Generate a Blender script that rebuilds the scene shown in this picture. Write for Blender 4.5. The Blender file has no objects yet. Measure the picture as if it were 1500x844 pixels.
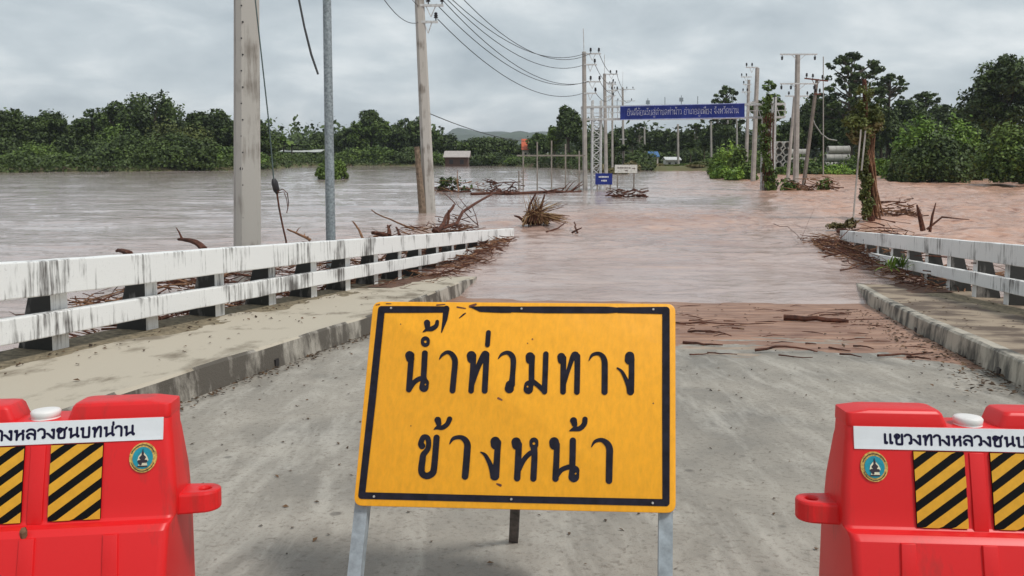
import bpy, bmesh, math, random
import numpy as np
from mathutils import Vector, Matrix, noise as mnoise
R = math.radians
random.seed(7)
rng = np.random.default_rng(7)
scene = bpy.context.scene
COL = scene.collection

# ------------------------------------------------------------------ camera
CAM_H = 2.9                      # eye above the flood water (water surface is z = 0)
PITCH = R(4.5)
F_PX, CX, HY = 1200.0, 750.0, 226.0
PY0 = HY + F_PX * math.tan(PITCH)
cam_d = bpy.data.cameras.new('camera')
cam = bpy.data.objects.new('camera', cam_d)
COL.objects.link(cam)
scene.camera = cam
cam.location = (0, 0, CAM_H)
cam.rotation_euler = (R(90) - PITCH, 0, 0)
cam_d.sensor_width = 36
cam_d.lens = 36 * F_PX / 1500
cam_d.shift_y = -(422 - PY0) / 1500
cam_d.clip_start = 0.1
cam_d.clip_end = 20000

# ------------------------------------------------------------------ world, sun, exposure
SUN_EL, SUN_AZ = R(54), R(128)   # azimuth clockwise from +Y: the veiled sun is to the right, a little behind the photographer
world = bpy.data.worlds.new('World')
scene.world = world
world.use_nodes = True
wn, wl = world.node_tree.nodes, world.node_tree.links
wn.clear()
def N(nodes, kind, **kw):
    n = nodes.new(kind)
    for k, v in kw.items():
        setattr(n, k, v)
    return n
w_out = N(wn, 'ShaderNodeOutputWorld')
w_bg = N(wn, 'ShaderNodeBackground')
w_bg.inputs['Strength'].default_value = 0.066
sky = N(wn, 'ShaderNodeTexSky')
sky.sky_type = 'NISHITA'
sky.sun_disc = False
sky.sun_elevation = SUN_EL
sky.sun_rotation = SUN_AZ
sky.air_density = 1.0
sky.dust_density = 3.0
tc = N(wn, 'ShaderNodeTexCoord')
sep = N(wn, 'ShaderNodeSeparateXYZ')
wl.new(tc.outputs['Generated'], sep.inputs[0])
# cloud layer: direction projected on a flat cloud deck
zc = N(wn, 'ShaderNodeMath', operation='MAXIMUM'); zc.inputs[1].default_value = 0.0
wl.new(sep.outputs['Z'], zc.inputs[0])
za = N(wn, 'ShaderNodeMath', operation='ADD'); za.inputs[1].default_value = 0.30
wl.new(zc.outputs[0], za.inputs[0])
dx = N(wn, 'ShaderNodeMath', operation='DIVIDE'); dy = N(wn, 'ShaderNodeMath', operation='DIVIDE')
wl.new(sep.outputs['X'], dx.inputs[0]); wl.new(za.outputs[0], dx.inputs[1])
wl.new(sep.outputs['Y'], dy.inputs[0]); wl.new(za.outputs[0], dy.inputs[1])
cmb = N(wn, 'ShaderNodeCombineXYZ')
wl.new(dx.outputs[0], cmb.inputs['X']); wl.new(dy.outputs[0], cmb.inputs['Y'])
nz1 = N(wn, 'ShaderNodeTexNoise'); nz1.inputs['Scale'].default_value = 2.3; nz1.inputs['Detail'].default_value = 7; nz1.inputs['Roughness'].default_value = 0.55; nz1.inputs['Distortion'].default_value = 0.25
wl.new(cmb.outputs[0], nz1.inputs['Vector'])
cr = N(wn, 'ShaderNodeValToRGB')
e = cr.color_ramp.elements
e[0].position = 0.30; e[0].color = (4.3, 4.95, 5.4, 1)
e[1].position = 0.68; e[1].color = (8.8, 9.2, 9.3, 1)
m_ = e.new(0.5); m_.color = (6.0, 6.65, 7.0, 1)
wl.new(nz1.outputs['Fac'], cr.inputs['Fac'])
mixs = N(wn, 'ShaderNodeMix', data_type='RGBA')
mixs.inputs[0].default_value = 0.93
wl.new(sky.outputs[0], mixs.inputs[6]); wl.new(cr.outputs[0], mixs.inputs[7])
hz = N(wn, 'ShaderNodeMapRange'); hz.inputs[1].default_value = 0.0; hz.inputs[2].default_value = 0.32; hz.inputs[3].default_value = 1.14; hz.inputs[4].default_value = 0.90
wl.new(sep.outputs['Z'], hz.inputs[0])
hm_ = N(wn, 'ShaderNodeVectorMath', operation='SCALE')
wl.new(mixs.outputs[2], hm_.inputs[0]); wl.new(hz.outputs[0], hm_.inputs['Scale'])
wl.new(hm_.outputs[0], w_bg.inputs['Color'])
wl.new(w_bg.outputs[0], w_out.inputs['Surface'])

sun_d = bpy.data.lights.new('sun', 'SUN')
sun_d.energy = 1.5
sun_d.angle = R(10)
sun_d.color = (1.0, 0.97, 0.92)
sun = bpy.data.objects.new('sun', sun_d)
COL.objects.link(sun)
sdir = Vector((math.sin(SUN_AZ) * math.cos(SUN_EL), math.cos(SUN_AZ) * math.cos(SUN_EL), math.sin(SUN_EL)))
sun.rotation_euler = sdir.to_track_quat('Z', 'Y').to_euler()
scene.view_settings.view_transform = 'Standard'
scene.view_settings.look = 'None'
scene.view_settings.exposure = 0.66
scene.view_settings.gamma = 1.0

# ------------------------------------------------------------------ measuring helpers
CT, ST = math.cos(PITCH), math.sin(PITCH)
def ray(px, py):
    u = (px - CX) / F_PX
    v = (PY0 - py) / F_PX
    return Vector((u, CT + v * ST, v * CT - ST))
def at_z(px, py, z=0.0):
    d = ray(px, py)
    t = (z - CAM_H) / d.z
    return Vector((d.x * t, d.y * t, z))
def at_y(px, py, Y):
    d = ray(px, py)
    t = Y / d.y
    return Vector((d.x * t, Y, CAM_H + d.z * t))
def road_z(x, y):
    q = y + 0.1 * x
    z = 1.3 - 0.0752 * q
    if q > 8:
        z -= 0.0014 * (min(q, 30) - 8) ** 2
    return z
def at_deck(px, py, up=0.0):
    d = ray(px, py)
    t = 5.0
    for _ in range(60):
        x, y = d.x * t, d.y * t
        t2 = (road_z(x, y) + up - CAM_H) / d.z
        t = 0.5 * (t + max(t2, 0.5))
    return Vector((d.x * t, d.y * t, CAM_H + d.z * t))
KERB = 0.25
HEAD = 0.2035                     # the road runs a little to the right: X = HEAD * Y + offset
RD = Vector((HEAD, 1, 0)).normalized()
RN = Vector((RD.y, -RD.x, 0))     # across the road, to the right
def road_pt(off, y, up=0.0):
    x = HEAD * y + off
    return Vector((x, y, road_z(x, y) + up))

# ------------------------------------------------------------------ object helpers
def tag(o, label=None, cat=None, group=None, kind=None):
    if label: o['label'] = label
    if cat: o['category'] = cat
    if group: o['group'] = group
    if kind: o['kind'] = kind
    return o
def empty(name, loc, label, cat, group=None, rot=(0, 0, 0)):
    o = bpy.data.objects.new(name, None)
    COL.objects.link(o)
    o.location = loc
    o.rotation_euler = rot
    o.empty_display_size = 0.1
    return tag(o, label, cat, group)
def link(name, me, mat, parent=None):
    o = bpy.data.objects.new(name, me)
    COL.objects.link(o)
    if mat is not None:
        for m in (mat if isinstance(mat, (list, tuple)) else [mat]):
            me.materials.append(m)
    if parent is not None:
        o.parent = parent
    return o
def copy_tree(o, parent=None):
    c = o.copy()
    COL.objects.link(c)
    if parent is not None:
        c.parent = parent
    for ch in list(o.children):
        copy_tree(ch, c)
    return c

class MB:
    """collects shapes, links them as one mesh object"""
    def __init__(self, origin=(0, 0, 0)):
        self.v, self.f, self.o = [], [], Vector(origin)
        self.mi, self.cur = [], 0
    def _add(self, vs, fs):
        n = len(self.v)
        self.v += [tuple(Vector(p) - self.o) for p in vs]
        self.f += [tuple(i + n for i in q) for q in fs]
        self.mi += [self.cur] * len(fs)
    def box(self, c, s, mat=None):
        """centre, full size, optional 3x3/4x4 rotation"""
        hx, hy, hz = s[0] / 2, s[1] / 2, s[2] / 2
        vs = [Vector((sx * hx, sy * hy, sz * hz)) for sz in (-1, 1) for sy in (-1, 1) for sx in (-1, 1)]
        if mat is not None:
            vs = [mat @ p for p in vs]
        c = Vector(c)
        self._add([p + c for p in vs], [(0, 2, 3, 1), (4, 5, 7, 6), (0, 1, 5, 4), (2, 6, 7, 3), (0, 4, 6, 2), (1, 3, 7, 5)])
    def bar(self, a, b, w, h=None, up=(0, 0, 1)):
        """rectangular bar from a to b"""
        a, b = Vector(a), Vector(b)
        h = w if h is None else h
        d = (b - a)
        L = d.length
        if L < 1e-6: return
        d.normalize()
        up = Vector(up)
        if abs(d.dot(up)) > 0.98: up = Vector((0, 1, 0))
        x = d.cross(up).normalized()
        z = x.cross(d).normalized()
        m = Matrix((x, d, z)).transposed()
        self.box((a + b) / 2, (w, L, h), m)
    def tube(self, pts, rad, n=6, caps=True):
        pts = [Vector(p) for p in pts]
        rads = rad if isinstance(rad, (list, tuple)) else [rad] * len(pts)
        vs, fs = [], []
        prev = None
        for i, p in enumerate(pts):
            t = (pts[min(i + 1, len(pts) - 1)] - pts[max(i - 1, 0)])
            if t.length < 1e-9: t = Vector((0, 0, 1))
            t.normalize()
            if prev is None:
                a = Vector((0, 0, 1)) if abs(t.z) < 0.9 else Vector((1, 0, 0))
                x = t.cross(a).normalized()
            else:
                x = (prev - t * prev.dot(t))
                x = x.normalized() if x.length > 1e-6 else t.orthogonal().normalized()
            prev = x
            y = t.cross(x)
            for k in range(n):
                an = 2 * math.pi * k / n
                vs.append(p + (x * math.cos(an) + y * math.sin(an)) * rads[i])
        for i in range(len(pts) - 1):
            for k in range(n):
                k2 = (k + 1) % n
                fs.append((i * n + k, i * n + k2, (i + 1) * n + k2, (i + 1) * n + k))
        if caps:
            fs.append(tuple(range(n - 1, -1, -1)))
            fs.append(tuple((len(pts) - 1) * n + k for k in range(n)))
        self._add(vs, fs)
    def loft(self, rings, cap=True):
        n = len(rings[0])
        vs = [p for r in rings for p in r]
        fs = []
        for i in range(len(rings) - 1):
            for k in range(n):
                k2 = (k + 1) % n
                fs.append((i * n + k, i * n + k2, (i + 1) * n + k2, (i + 1) * n + k))
        if cap:
            fs.append(tuple(range(n - 1, -1, -1)))
            fs.append(tuple((len(rings) - 1) * n + k for k in range(n)))
        self._add(vs, fs)
    def prism(self, poly, ext):
        """flat polygon (list of 3D points) swept along ext"""
        ext = Vector(ext)
        n = len(poly)
        vs = [Vector(p) for p in poly] + [Vector(p) + ext for p in poly]
        fs = [tuple(range(n - 1, -1, -1)), tuple(range(n, 2 * n))] + [(i, (i + 1) % n, n + (i + 1) % n, n + i) for i in range(n)]
        self._add(vs, fs)
    def lathe(self, c, prof, n=16, axis=None):
        rings = []
        for r, z in prof:
            rings.append([Vector(c) + Vector((r * math.cos(2 * math.pi * k / n), r * math.sin(2 * math.pi * k / n), z)) for k in range(n)])
        self.loft(rings)
    def mesh(self, name='mesh', bevel=0, seg=2, smooth=False, angle=40):
        me = bpy.data.meshes.new(name)
        me.from_pydata(self.v, [], self.f)
        if any(self.mi):
            me.polygons.foreach_set('material_index', self.mi)
        bm = bmesh.new()
        bm.from_mesh(me)
        bmesh.ops.recalc_face_normals(bm, faces=bm.faces)
        if bevel:
            es = [e for e in bm.edges if len(e.link_faces) == 2 and e.calc_face_angle(0) > R(25)]
            bmesh.ops.bevel(bm, geom=es, offset=bevel, segments=seg, affect='EDGES', profile=0.5, clamp_overlap=True)
        if smooth:
            for f in bm.faces: f.smooth = True
            for e in bm.edges:
                if len(e.link_faces) == 2 and e.calc_face_angle(0) > R(angle): e.smooth = False
        bm.to_mesh(me)
        bm.free()
        me.update()
        return me
    def build(self, name, mat, parent=None, **kw):
        return link(name, self.mesh(name, **kw), mat, parent)

def np_mesh(name, V, Fq, smooth=False, attr=None):
    """V (n,3), Fq (m,4) quads, optional per-vertex colour attribute 'tint'"""
    me = bpy.data.meshes.new(name)
    V = np.ascontiguousarray(V, dtype=np.float32); Fq = np.ascontiguousarray(Fq, dtype=np.int32)
    k = Fq.shape[1]
    me.vertices.add(len(V)); me.vertices.foreach_set('co', V.ravel())
    me.loops.add(Fq.size); me.loops.foreach_set('vertex_index', Fq.ravel())
    me.polygons.add(len(Fq))
    me.polygons.foreach_set('loop_start', np.arange(0, Fq.size, k, dtype=np.int32))
    if attr is not None:
        a = me.attributes.new('tint', 'FLOAT', 'POINT')
        a.data.foreach_set('value', np.ascontiguousarray(attr, dtype=np.float32))
    me.update(calc_edges=True)
    me.validate()
    if smooth:
        me.polygons.foreach_set('use_smooth', np.ones(len(Fq), dtype=bool))
    return me

_perm = rng.permutation(65536).astype(np.int64)
def vnoise(x, y, seed=0):
    xi, yi = np.floor(x).astype(np.int64), np.floor(y).astype(np.int64)
    fx, fy = x - xi, y - yi
    fx = fx * fx * (3 - 2 * fx); fy = fy * fy * (3 - 2 * fy)
    def h(a, b):
        return _perm[(_perm[(a + seed * 131) & 65535] + b) & 65535] / 65535.0
    return (h(xi, yi) * (1 - fx) + h(xi + 1, yi) * fx) * (1 - fy) + (h(xi, yi + 1) * (1 - fx) + h(xi + 1, yi + 1) * fx) * fy
def fbm(x, y, oct=4, seed=0, gain=0.5):
    s, a, t = 0, 1, 0
    for o in range(oct):
        s = s + a * vnoise(x * 2 ** o + 17.3 * o, y * 2 ** o + 9.1 * o, seed + o)
        t += a; a *= gain
    return s / t

# ------------------------------------------------------------------ materials
MATS = {}
def new_mat(name):
    m = bpy.data.materials.new(name)
    m.use_nodes = True
    nt = m.node_tree
    return m, nt.nodes, nt.links, nt.nodes['Principled BSDF']
def c4(c): return (c[0], c[1], c[2], 1)
def plain(name, col, rough=0.6, metal=0.0, var=0.15, scale=6.0, bump=0.0, stretch=None, col2=None, spec=0.5, coords='Object'):
    """base colour broken up by two noises; optional bump"""
    if name in MATS: return MATS[name]
    m, n, l, b = new_mat(name)
    tcn = N(n, 'ShaderNodeTexCoord')
    mp = N(n, 'ShaderNodeMapping')
    if stretch: mp.inputs['Scale'].default_value = stretch
    l.new(tcn.outputs[coords], mp.inputs['Vector'])
    nz = N(n, 'ShaderNodeTexNoise'); nz.inputs['Scale'].default_value = scale; nz.inputs['Detail'].default_value = 6; nz.inputs['Roughness'].default_value = 0.65
    l.new(mp.outputs[0], nz.inputs['Vector'])
    mx = N(n, 'ShaderNodeMix', data_type='RGBA')
    c2 = col2 or tuple(max(0, x * (1 - 2.2 * var)) for x in col)
    c1 = tuple(min(1, x * (1 + var)) for x in col)
    mx.inputs[6].default_value = c4(c1); mx.inputs[7].default_value = c4(c2)
    rp = N(n, 'ShaderNodeMapRange'); rp.inputs[1].default_value = 0.35; rp.inputs[2].default_value = 0.7
    l.new(nz.outputs['Fac'], rp.inputs[0]); l.new(rp.outputs[0], mx.inputs[0])
    l.new(mx.outputs[2], b.inputs['Base Color'])
    b.inputs['Roughness'].default_value = rough
    b.inputs['Metallic'].default_value = metal
    b.inputs['Specular IOR Level'].default_value = spec
    if bump:
        bp = N(n, 'ShaderNodeBump'); bp.inputs['Strength'].default_value = bump; bp.inputs['Distance'].default_value = 0.02
        l.new(nz.outputs['Fac'], bp.inputs['Height']); l.new(bp.outputs[0], b.inputs['Normal'])
    MATS[name] = m
    return m
def leaf_mat(name, dark, light, rough=0.55):
    if name in MATS: return MATS[name]
    m, n, l, b = new_mat(name)
    at = N(n, 'ShaderNodeAttribute'); at.attribute_name = 'tint'
    oi = N(n, 'ShaderNodeObjectInfo')
    mx = N(n, 'ShaderNodeMix', data_type='RGBA')
    mx.inputs[6].default_value = c4(dark); mx.inputs[7].default_value = c4(light)
    l.new(at.outputs['Fac'], mx.inputs[0])
    hs = N(n, 'ShaderNodeHueSaturation')
    mr = N(n, 'ShaderNodeMapRange'); mr.inputs[3].default_value = 0.8; mr.inputs[4].default_value = 1.15
    l.new(oi.outputs['Random'], mr.inputs[0]); l.new(mr.outputs[0], hs.inputs['Value'])
    l.new(mx.outputs[2], hs.inputs['Color'])
    l.new(hs.outputs[0], b.inputs['Base Color'])
    b.inputs['Roughness'].default_value = rough
    b.inputs['Specular IOR Level'].default_value = 0.3
    MATS[name] = m
    return m
def streaked(name, base, grime, amount=0.5, vscale=(9, 9, 0.9), rough=0.75, speck=0.4, bump=0.35):
    """painted or bare concrete with vertical grime streaks, blotches and fine pitting"""
    if name in MATS: return MATS[name]
    m, n, l, b = new_mat(name)
    tcn = N(n, 'ShaderNodeTexCoord')
    geo = N(n, 'ShaderNodeNewGeometry')
    mp = N(n, 'ShaderNodeMapping'); mp.inputs['Scale'].default_value = vscale
    l.new(geo.outputs['Position'], mp.inputs['Vector'])
    s1 = N(n, 'ShaderNodeTexNoise'); s1.inputs['Scale'].default_value = 1.0; s1.inputs['Detail'].default_value = 5; s1.inputs['Roughness'].default_value = 0.7
    l.new(mp.outputs[0], s1.inputs['Vector'])
    s2 = N(n, 'ShaderNodeTexNoise'); s2.inputs['Scale'].default_value = 1.3; s2.inputs['Detail'].default_value = 4
    l.new(geo.outputs['Position'], s2.inputs['Vector'])
    s3 = N(n, 'ShaderNodeTexNoise'); s3.inputs['Scale'].default_value = 38; s3.inputs['Detail'].default_value = 6; s3.inputs['Roughness'].default_value = 0.7
    l.new(geo.outputs['Position'], s3.inputs['Vector'])
    ad = N(n, 'ShaderNodeMath', operation='MULTIPLY_ADD')   # streak + blotch*0.5
    ad.inputs[1].default_value = 1.1
    l.new(s2.outputs['Fac'], ad.inputs[0]); l.new(s1.outputs['Fac'], ad.inputs[2])
    rp = N(n, 'ShaderNodeMapRange'); rp.inputs[1].default_value = 1.30 - 0.38 * amount; rp.inputs[2].default_value = 1.30 - 0.38 * amount + 0.20
    rp.inputs[4].default_value = 0.92
    l.new(ad.outputs[0], rp.inputs[0])
    mx = N(n, 'ShaderNodeMix', data_type='RGBA'); mx.inputs[6].default_value = c4(base); mx.inputs[7].default_value = c4(grime)
    l.new(rp.outputs[0], mx.inputs[0])
    r3 = N(n, 'ShaderNodeMapRange'); r3.inputs[1].default_value = 0.62; r3.inputs[2].default_value = 0.75; r3.inputs[4].default_value = speck
    l.new(s3.outputs['Fac'], r3.inputs[0])
    m2 = N(n, 'ShaderNodeMix', data_type='RGBA'); m2.inputs[7].default_value = c4(tuple(x * 0.8 for x in grime))
    l.new(mx.outputs[2], m2.inputs[6]); l.new(r3.outputs[0], m2.inputs[0])
    l.new(m2.outputs[2], b.inputs['Base Color'])
    b.inputs['Roughness'].default_value = rough
    bp = N(n, 'ShaderNodeBump'); bp.inputs['Strength'].default_value = bump; bp.inputs['Distance'].default_value = 0.01
    l.new(s3.outputs['Fac'], bp.inputs['Height']); l.new(bp.outputs[0], b.inputs['Normal'])
    MATS[name] = m
    return m

M_rail = streaked('white painted concrete', (0.80, 0.80, 0.79), (0.055, 0.045, 0.04), 0.54, (17, 17, 1.3), speck=0.65)
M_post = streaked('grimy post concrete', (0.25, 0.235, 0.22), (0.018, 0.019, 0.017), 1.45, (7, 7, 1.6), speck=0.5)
M_kerb = streaked('kerb concrete', (0.45, 0.405, 0.335), (0.05, 0.047, 0.04), 0.92, (3.4, 3.4, 1.1), speck=0.65)
M_kerb_l = streaked('dirty kerb concrete', (0.42, 0.385, 0.33), (0.075, 0.063, 0.05), 0.95, (3.8, 3.8, 1.4), speck=0.85, bump=0.9)
M_walk_l = streaked('sandy walkway concrete', (0.47, 0.415, 0.33), (0.19, 0.155, 0.11), 0.5, (2.5, 1.2, 3), rough=0.85, speck=0.35)
M_walk_r = streaked('muddy walkway concrete', (0.34, 0.265, 0.19), (0.095, 0.062, 0.042), 0.95, (0.9, 2.2, 3), rough=0.75, speck=0.4)
M_pole = streaked('pole concrete', (0.43, 0.405, 0.37), (0.20, 0.175, 0.15), 0.6, (6, 6, 0.5), rough=0.8, speck=0.25)
M_pole_far = plain('far pole concrete', (0.37, 0.34, 0.31), 0.8, scale=1.5)
M_galv = plain('galvanised steel', (0.30, 0.34, 0.36), 0.5, 0.35, scale=22, var=0.25)
M_steel_w = plain('pale painted steel', (0.58, 0.58, 0.57), 0.5, 0.1, scale=9)
M_rust = plain('rusty steel', (0.16, 0.055, 0.035), 0.85, scale=20, var=0.3)
M_dark = plain('dark insulator', (0.02, 0.018, 0.02), 0.4)
M_wire = plain('wire', (0.035, 0.037, 0.04), 0.6)
M_wood = plain('wet driftwood', (0.105, 0.04, 0.024), 0.8, scale=9, var=0.35, bump=0.3, col2=(0.022, 0.009, 0.007), spec=0.25)
M_wood_p = plain('pale driftwood', (0.24, 0.13, 0.075), 0.85, scale=9, var=0.3, bump=0.3, col2=(0.085, 0.04, 0.022), spec=0.25)
M_bark = plain('bark', (0.10, 0.075, 0.055), 0.9, scale=5, var=0.3, bump=0.4)
M_bark_p = plain('pale bark', (0.33, 0.29, 0.24), 0.9, scale=5, var=0.3, bump=0.4)
M_leafd = leaf_mat('dark foliage', (0.014, 0.027, 0.007), (0.095, 0.140, 0.028))
M_leafm = leaf_mat('mid foliage', (0.024, 0.050, 0.010), (0.145, 0.215, 0.034))
M_leafl = leaf_mat('bright foliage', (0.04, 0.095, 0.010), (0.23, 0.35, 0.045))
M_leafy = leaf_mat('olive foliage', (0.04, 0.055, 0.012), (0.15, 0.17, 0.04))
M_leafdry = leaf_mat('dry foliage', (0.06, 0.05, 0.02), (0.24, 0.20, 0.08))

# concrete road deck
def road_material():
    m, n, l, b = new_mat('worn road concrete')
    geo = N(n, 'ShaderNodeNewGeometry')
    def nz(scale, det=6, rough=0.6, dist=0, vec=None):
        t = N(n, 'ShaderNodeTexNoise'); t.inputs['Scale'].default_value = scale; t.inputs['Detail'].default_value = det; t.inputs['Roughness'].default_value = rough; t.inputs['Distortion'].default_value = dist
        l.new(vec or geo.outputs['Position'], t.inputs['Vector']); return t.outputs['Fac']
    def rng_(src, a, b_, c=0, d=1):
        r = N(n, 'ShaderNodeMapRange'); r.inputs[1].default_value = a; r.inputs[2].default_value = b_; r.inputs[3].default_value = c; r.inputs[4].default_value = d
        l.new(src, r.inputs[0]); return r.outputs[0]
    def mix(fac, a, c):
        x = N(n, 'ShaderNodeMix', data_type='RGBA'); l.new(fac, x.inputs[0])
        if isinstance(a, tuple): x.inputs[6].default_value = c4(a)
        else: l.new(a, x.inputs[6])
        if isinstance(c, tuple): x.inputs[7].default_value = c4(c)
        else: l.new(c, x.inputs[7])
        return x.outputs[2]
    big = nz(0.9, 7, 0.62, 0.5)
    fine = nz(26, 8, 0.75)
    grit = nz(140, 3, 0.7)
    mp = N(n, 'ShaderNodeMapping'); mp.inputs['Scale'].default_value = (3.0, 0.7, 1); mp.inputs['Rotation'].default_value = (0, 0, R(11))
    l.new(geo.outputs['Position'], mp.inputs['Vector'])
    wear = nz(1.4, 6, 0.65, 0.4, mp.outputs[0])
    col = mix(rng_(big, 0.3, 0.7), (0.20, 0.18, 0.152), (0.385, 0.35, 0.30))
    col = mix(rng_(wear, 0.48, 0.66, 0, 0.75), col, (0.46, 0.425, 0.37))
    col = mix(rng_(fine, 0.52, 0.66, 0, 0.72), col, (0.14, 0.115, 0.09))
    col = mix(rng_(grit, 0.56, 0.66, 0, 0.35), col, (0.13, 0.115, 0.10))
    vor = N(n, 'ShaderNodeTexVoronoi'); vor.inputs['Scale'].default_value = 1.9; vor.inputs['Randomness'].default_value = 1
    l.new(geo.outputs['Position'], vor.inputs['Vector'])
    spot = rng_(vor.outputs['Distance'], 0.05, 0.075, 1, 0)
    col = mix(rng_(spot, 0, 1, 0, 0.6), col, (0.09, 0.08, 0.07))
    l.new(col, b.inputs['Base Color'])
    l.new(rng_(big, 0.35, 0.6, 0.5, 0.9), b.inputs['Roughness'])
    bp = N(n, 'ShaderNodeBump'); bp.inputs['Strength'].default_value = 0.5; bp.inputs['Distance'].default_value = 0.012
    l.new(fine, bp.inputs['Height']); l.new(bp.outputs[0], b.inputs['Normal'])
    return m
M_road = road_material()

# ================================================================== SETTING
# ------------------------------------------------------------------ ground and far hills
BANK = np.array([(-9e3, 145), (-600, 150), (0, 148), (330, 150), (400, 160), (450, 205), (715, 205), (760, 190), (860, 150), (930, 142),
                 (1050, 140), (1150, 122), (1300, 128), (1500, 130), (2200, 140), (9e3, 145)], float)
def bank_r(az):
    px = np.where(np.abs(az) < 1.4, CX + F_PX * np.tan(np.clip(az, -1.4, 1.4)), 9e3)
    return np.interp(px, BANK[:, 0], BANK[:, 1])
def polar(name, azs, rs, zf, mat, smooth=True, wrap=True):
    A, Rr = np.meshgrid(azs, rs)
    X, Y = np.sin(A) * Rr, np.cos(A) * Rr
    Z, attr = zf(X, Y, A, Rr)
    nA, nR = len(azs), len(rs)
    V = np.stack([X, Y, Z], -1).reshape(-1, 3)
    i, j = np.meshgrid(np.arange(nR - 1), np.arange(nA if wrap else nA - 1), indexing='ij')
    j2 = (j + 1) % nA
    Fq = np.stack([i * nA + j, i * nA + j2, (i + 1) * nA + j2, (i + 1) * nA + j], -1).reshape(-1, 4)[:, ::-1]
    return link(name, np_mesh(name, V, Fq, smooth, None if attr is None else attr.ravel()), mat)
def ground_z(x, y):
    az = np.arctan2(x, y); r = np.hypot(x, y)
    br = bank_r(az) + 5 * (fbm(x / 14, y / 14, 3, 5) - 0.5)
    t = np.clip((r - br) / 6, 0, 1); t = t * t * (3 - 2 * t)
    return -1.6 + t * (2.1 + 0.5 * fbm(x / 9, y / 9, 3, 6)) + 0.004 * np.clip(r - br, 0, 900)
M_ground = plain('bank soil and grass', (0.085, 0.105, 0.035), 0.95, scale=0.35, var=0.3, col2=(0.14, 0.09, 0.055), bump=0.3)
az_g = np.concatenate([np.linspace(-0.62, 0.62, 260), np.linspace(0.62, 2 * math.pi - 0.62, 90)[1:-1]])
tag(polar('ground', az_g, np.concatenate([[0.5], np.geomspace(4, 100, 20), np.linspace(104, 240, 70), np.geomspace(250, 9000, 30)]),
          lambda X, Y, A, Rr: (ground_z(X, Y), None), M_ground), kind='structure')
M_hill = plain('wooded hills', (0.05, 0.075, 0.04), 0.95, scale=0.01, var=0.3)
def hill_z(X, Y, A, Rr):
    px = CX + F_PX * np.tan(np.clip(A, -1.2, 1.2))
    k1 = np.interp(px, [-2000, 560, 640, 668, 700, 735, 760, 800, 850, 1000, 1100, 3000], [60, 62, 66, 108, 92, 102, 90, 104, 90, 84, 92, 60])
    prof = np.exp(-((Rr - 3300) / 620) ** 2)
    k2 = np.interp(px, [-2000, 560, 660, 690, 725, 760, 790, 820, 900, 3000], [40, 40, 62, 70, 66, 88, 70, 64, 60, 40])
    prof2 = np.exp(-((Rr - 2300) / 380) ** 2)
    n = 0.75 + 0.5 * fbm(X / 260, Y / 260, 4, 9)
    return -2 + k1 * prof * n + 0.75 * k2 * prof2 * (0.75 + 0.5 * fbm(X / 170, Y / 170, 4, 11)), None
tag(polar('hills', np.linspace(-0.75, 0.75, 220), np.linspace(1500, 4900, 40), hill_z, M_hill, wrap=False), kind='structure')

# ------------------------------------------------------------------ flood water
def sst(x, a, b):
    t = np.clip((x - a) / (b - a), 0, 1)
    return t * t * (3 - 2 * t)
def turb(x, y):
    off = x - HEAD * y
    t = sst(off, 2.5, 8.5) * sst(y, 15, 27)
    t = np.maximum(t, 0.75 * np.exp(-((y - 36) / 9) ** 2) * sst(off, -12, -5))
    t = np.maximum(t, 0.55 * sst(y, 50, 62) * sst(off, -6, 0))
    t = np.maximum(t, 0.42 * np.exp(-((y - 27) / 14) ** 2) * sst(off, -22, -7))
    return np.clip(t, 0, 1)
def water_z(X, Y, A, Rr):
    T = turb(X, Y)
    near = sst(Rr, 4, 9)
    # long lazy ripples on the still side, broken chop where the current crosses the road
    w1 = 0.7 * (fbm(X / 2.4, Y / 0.9, 4, 21, 0.55) - 0.5) + 1.5 * (fbm(X / 8, Y / 2.6, 3, 23, 0.5) - 0.5)
    w2 = fbm(X / 1.7 + 2 * fbm(X / 7, Y / 7, 2, 30), Y / 1.3, 4, 25, 0.6) - 0.5
    w2 = np.sign(w2) * np.abs(w2 * 2) ** 0.85 / 2
    amp = (0.07 + 0.13 * fbm(X / 14, Y / 9, 3, 33)) * (1 - T)
    calm = 1 - 0.45 * np.exp(-((Y - 19) / 4) ** 2) * sst(X - HEAD * Y, -7, -3)
    Z = (amp * w1 + T * 0.50 * w2) * near * calm
    fade = 1 / (1 + (Rr / 130) ** 2)
    foam = np.clip((w2 - 0.03) * 5, 0, 1) * T
    return Z * (0.5 + 0.5 * fade), T * 0.8 + 0.2 * foam
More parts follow.
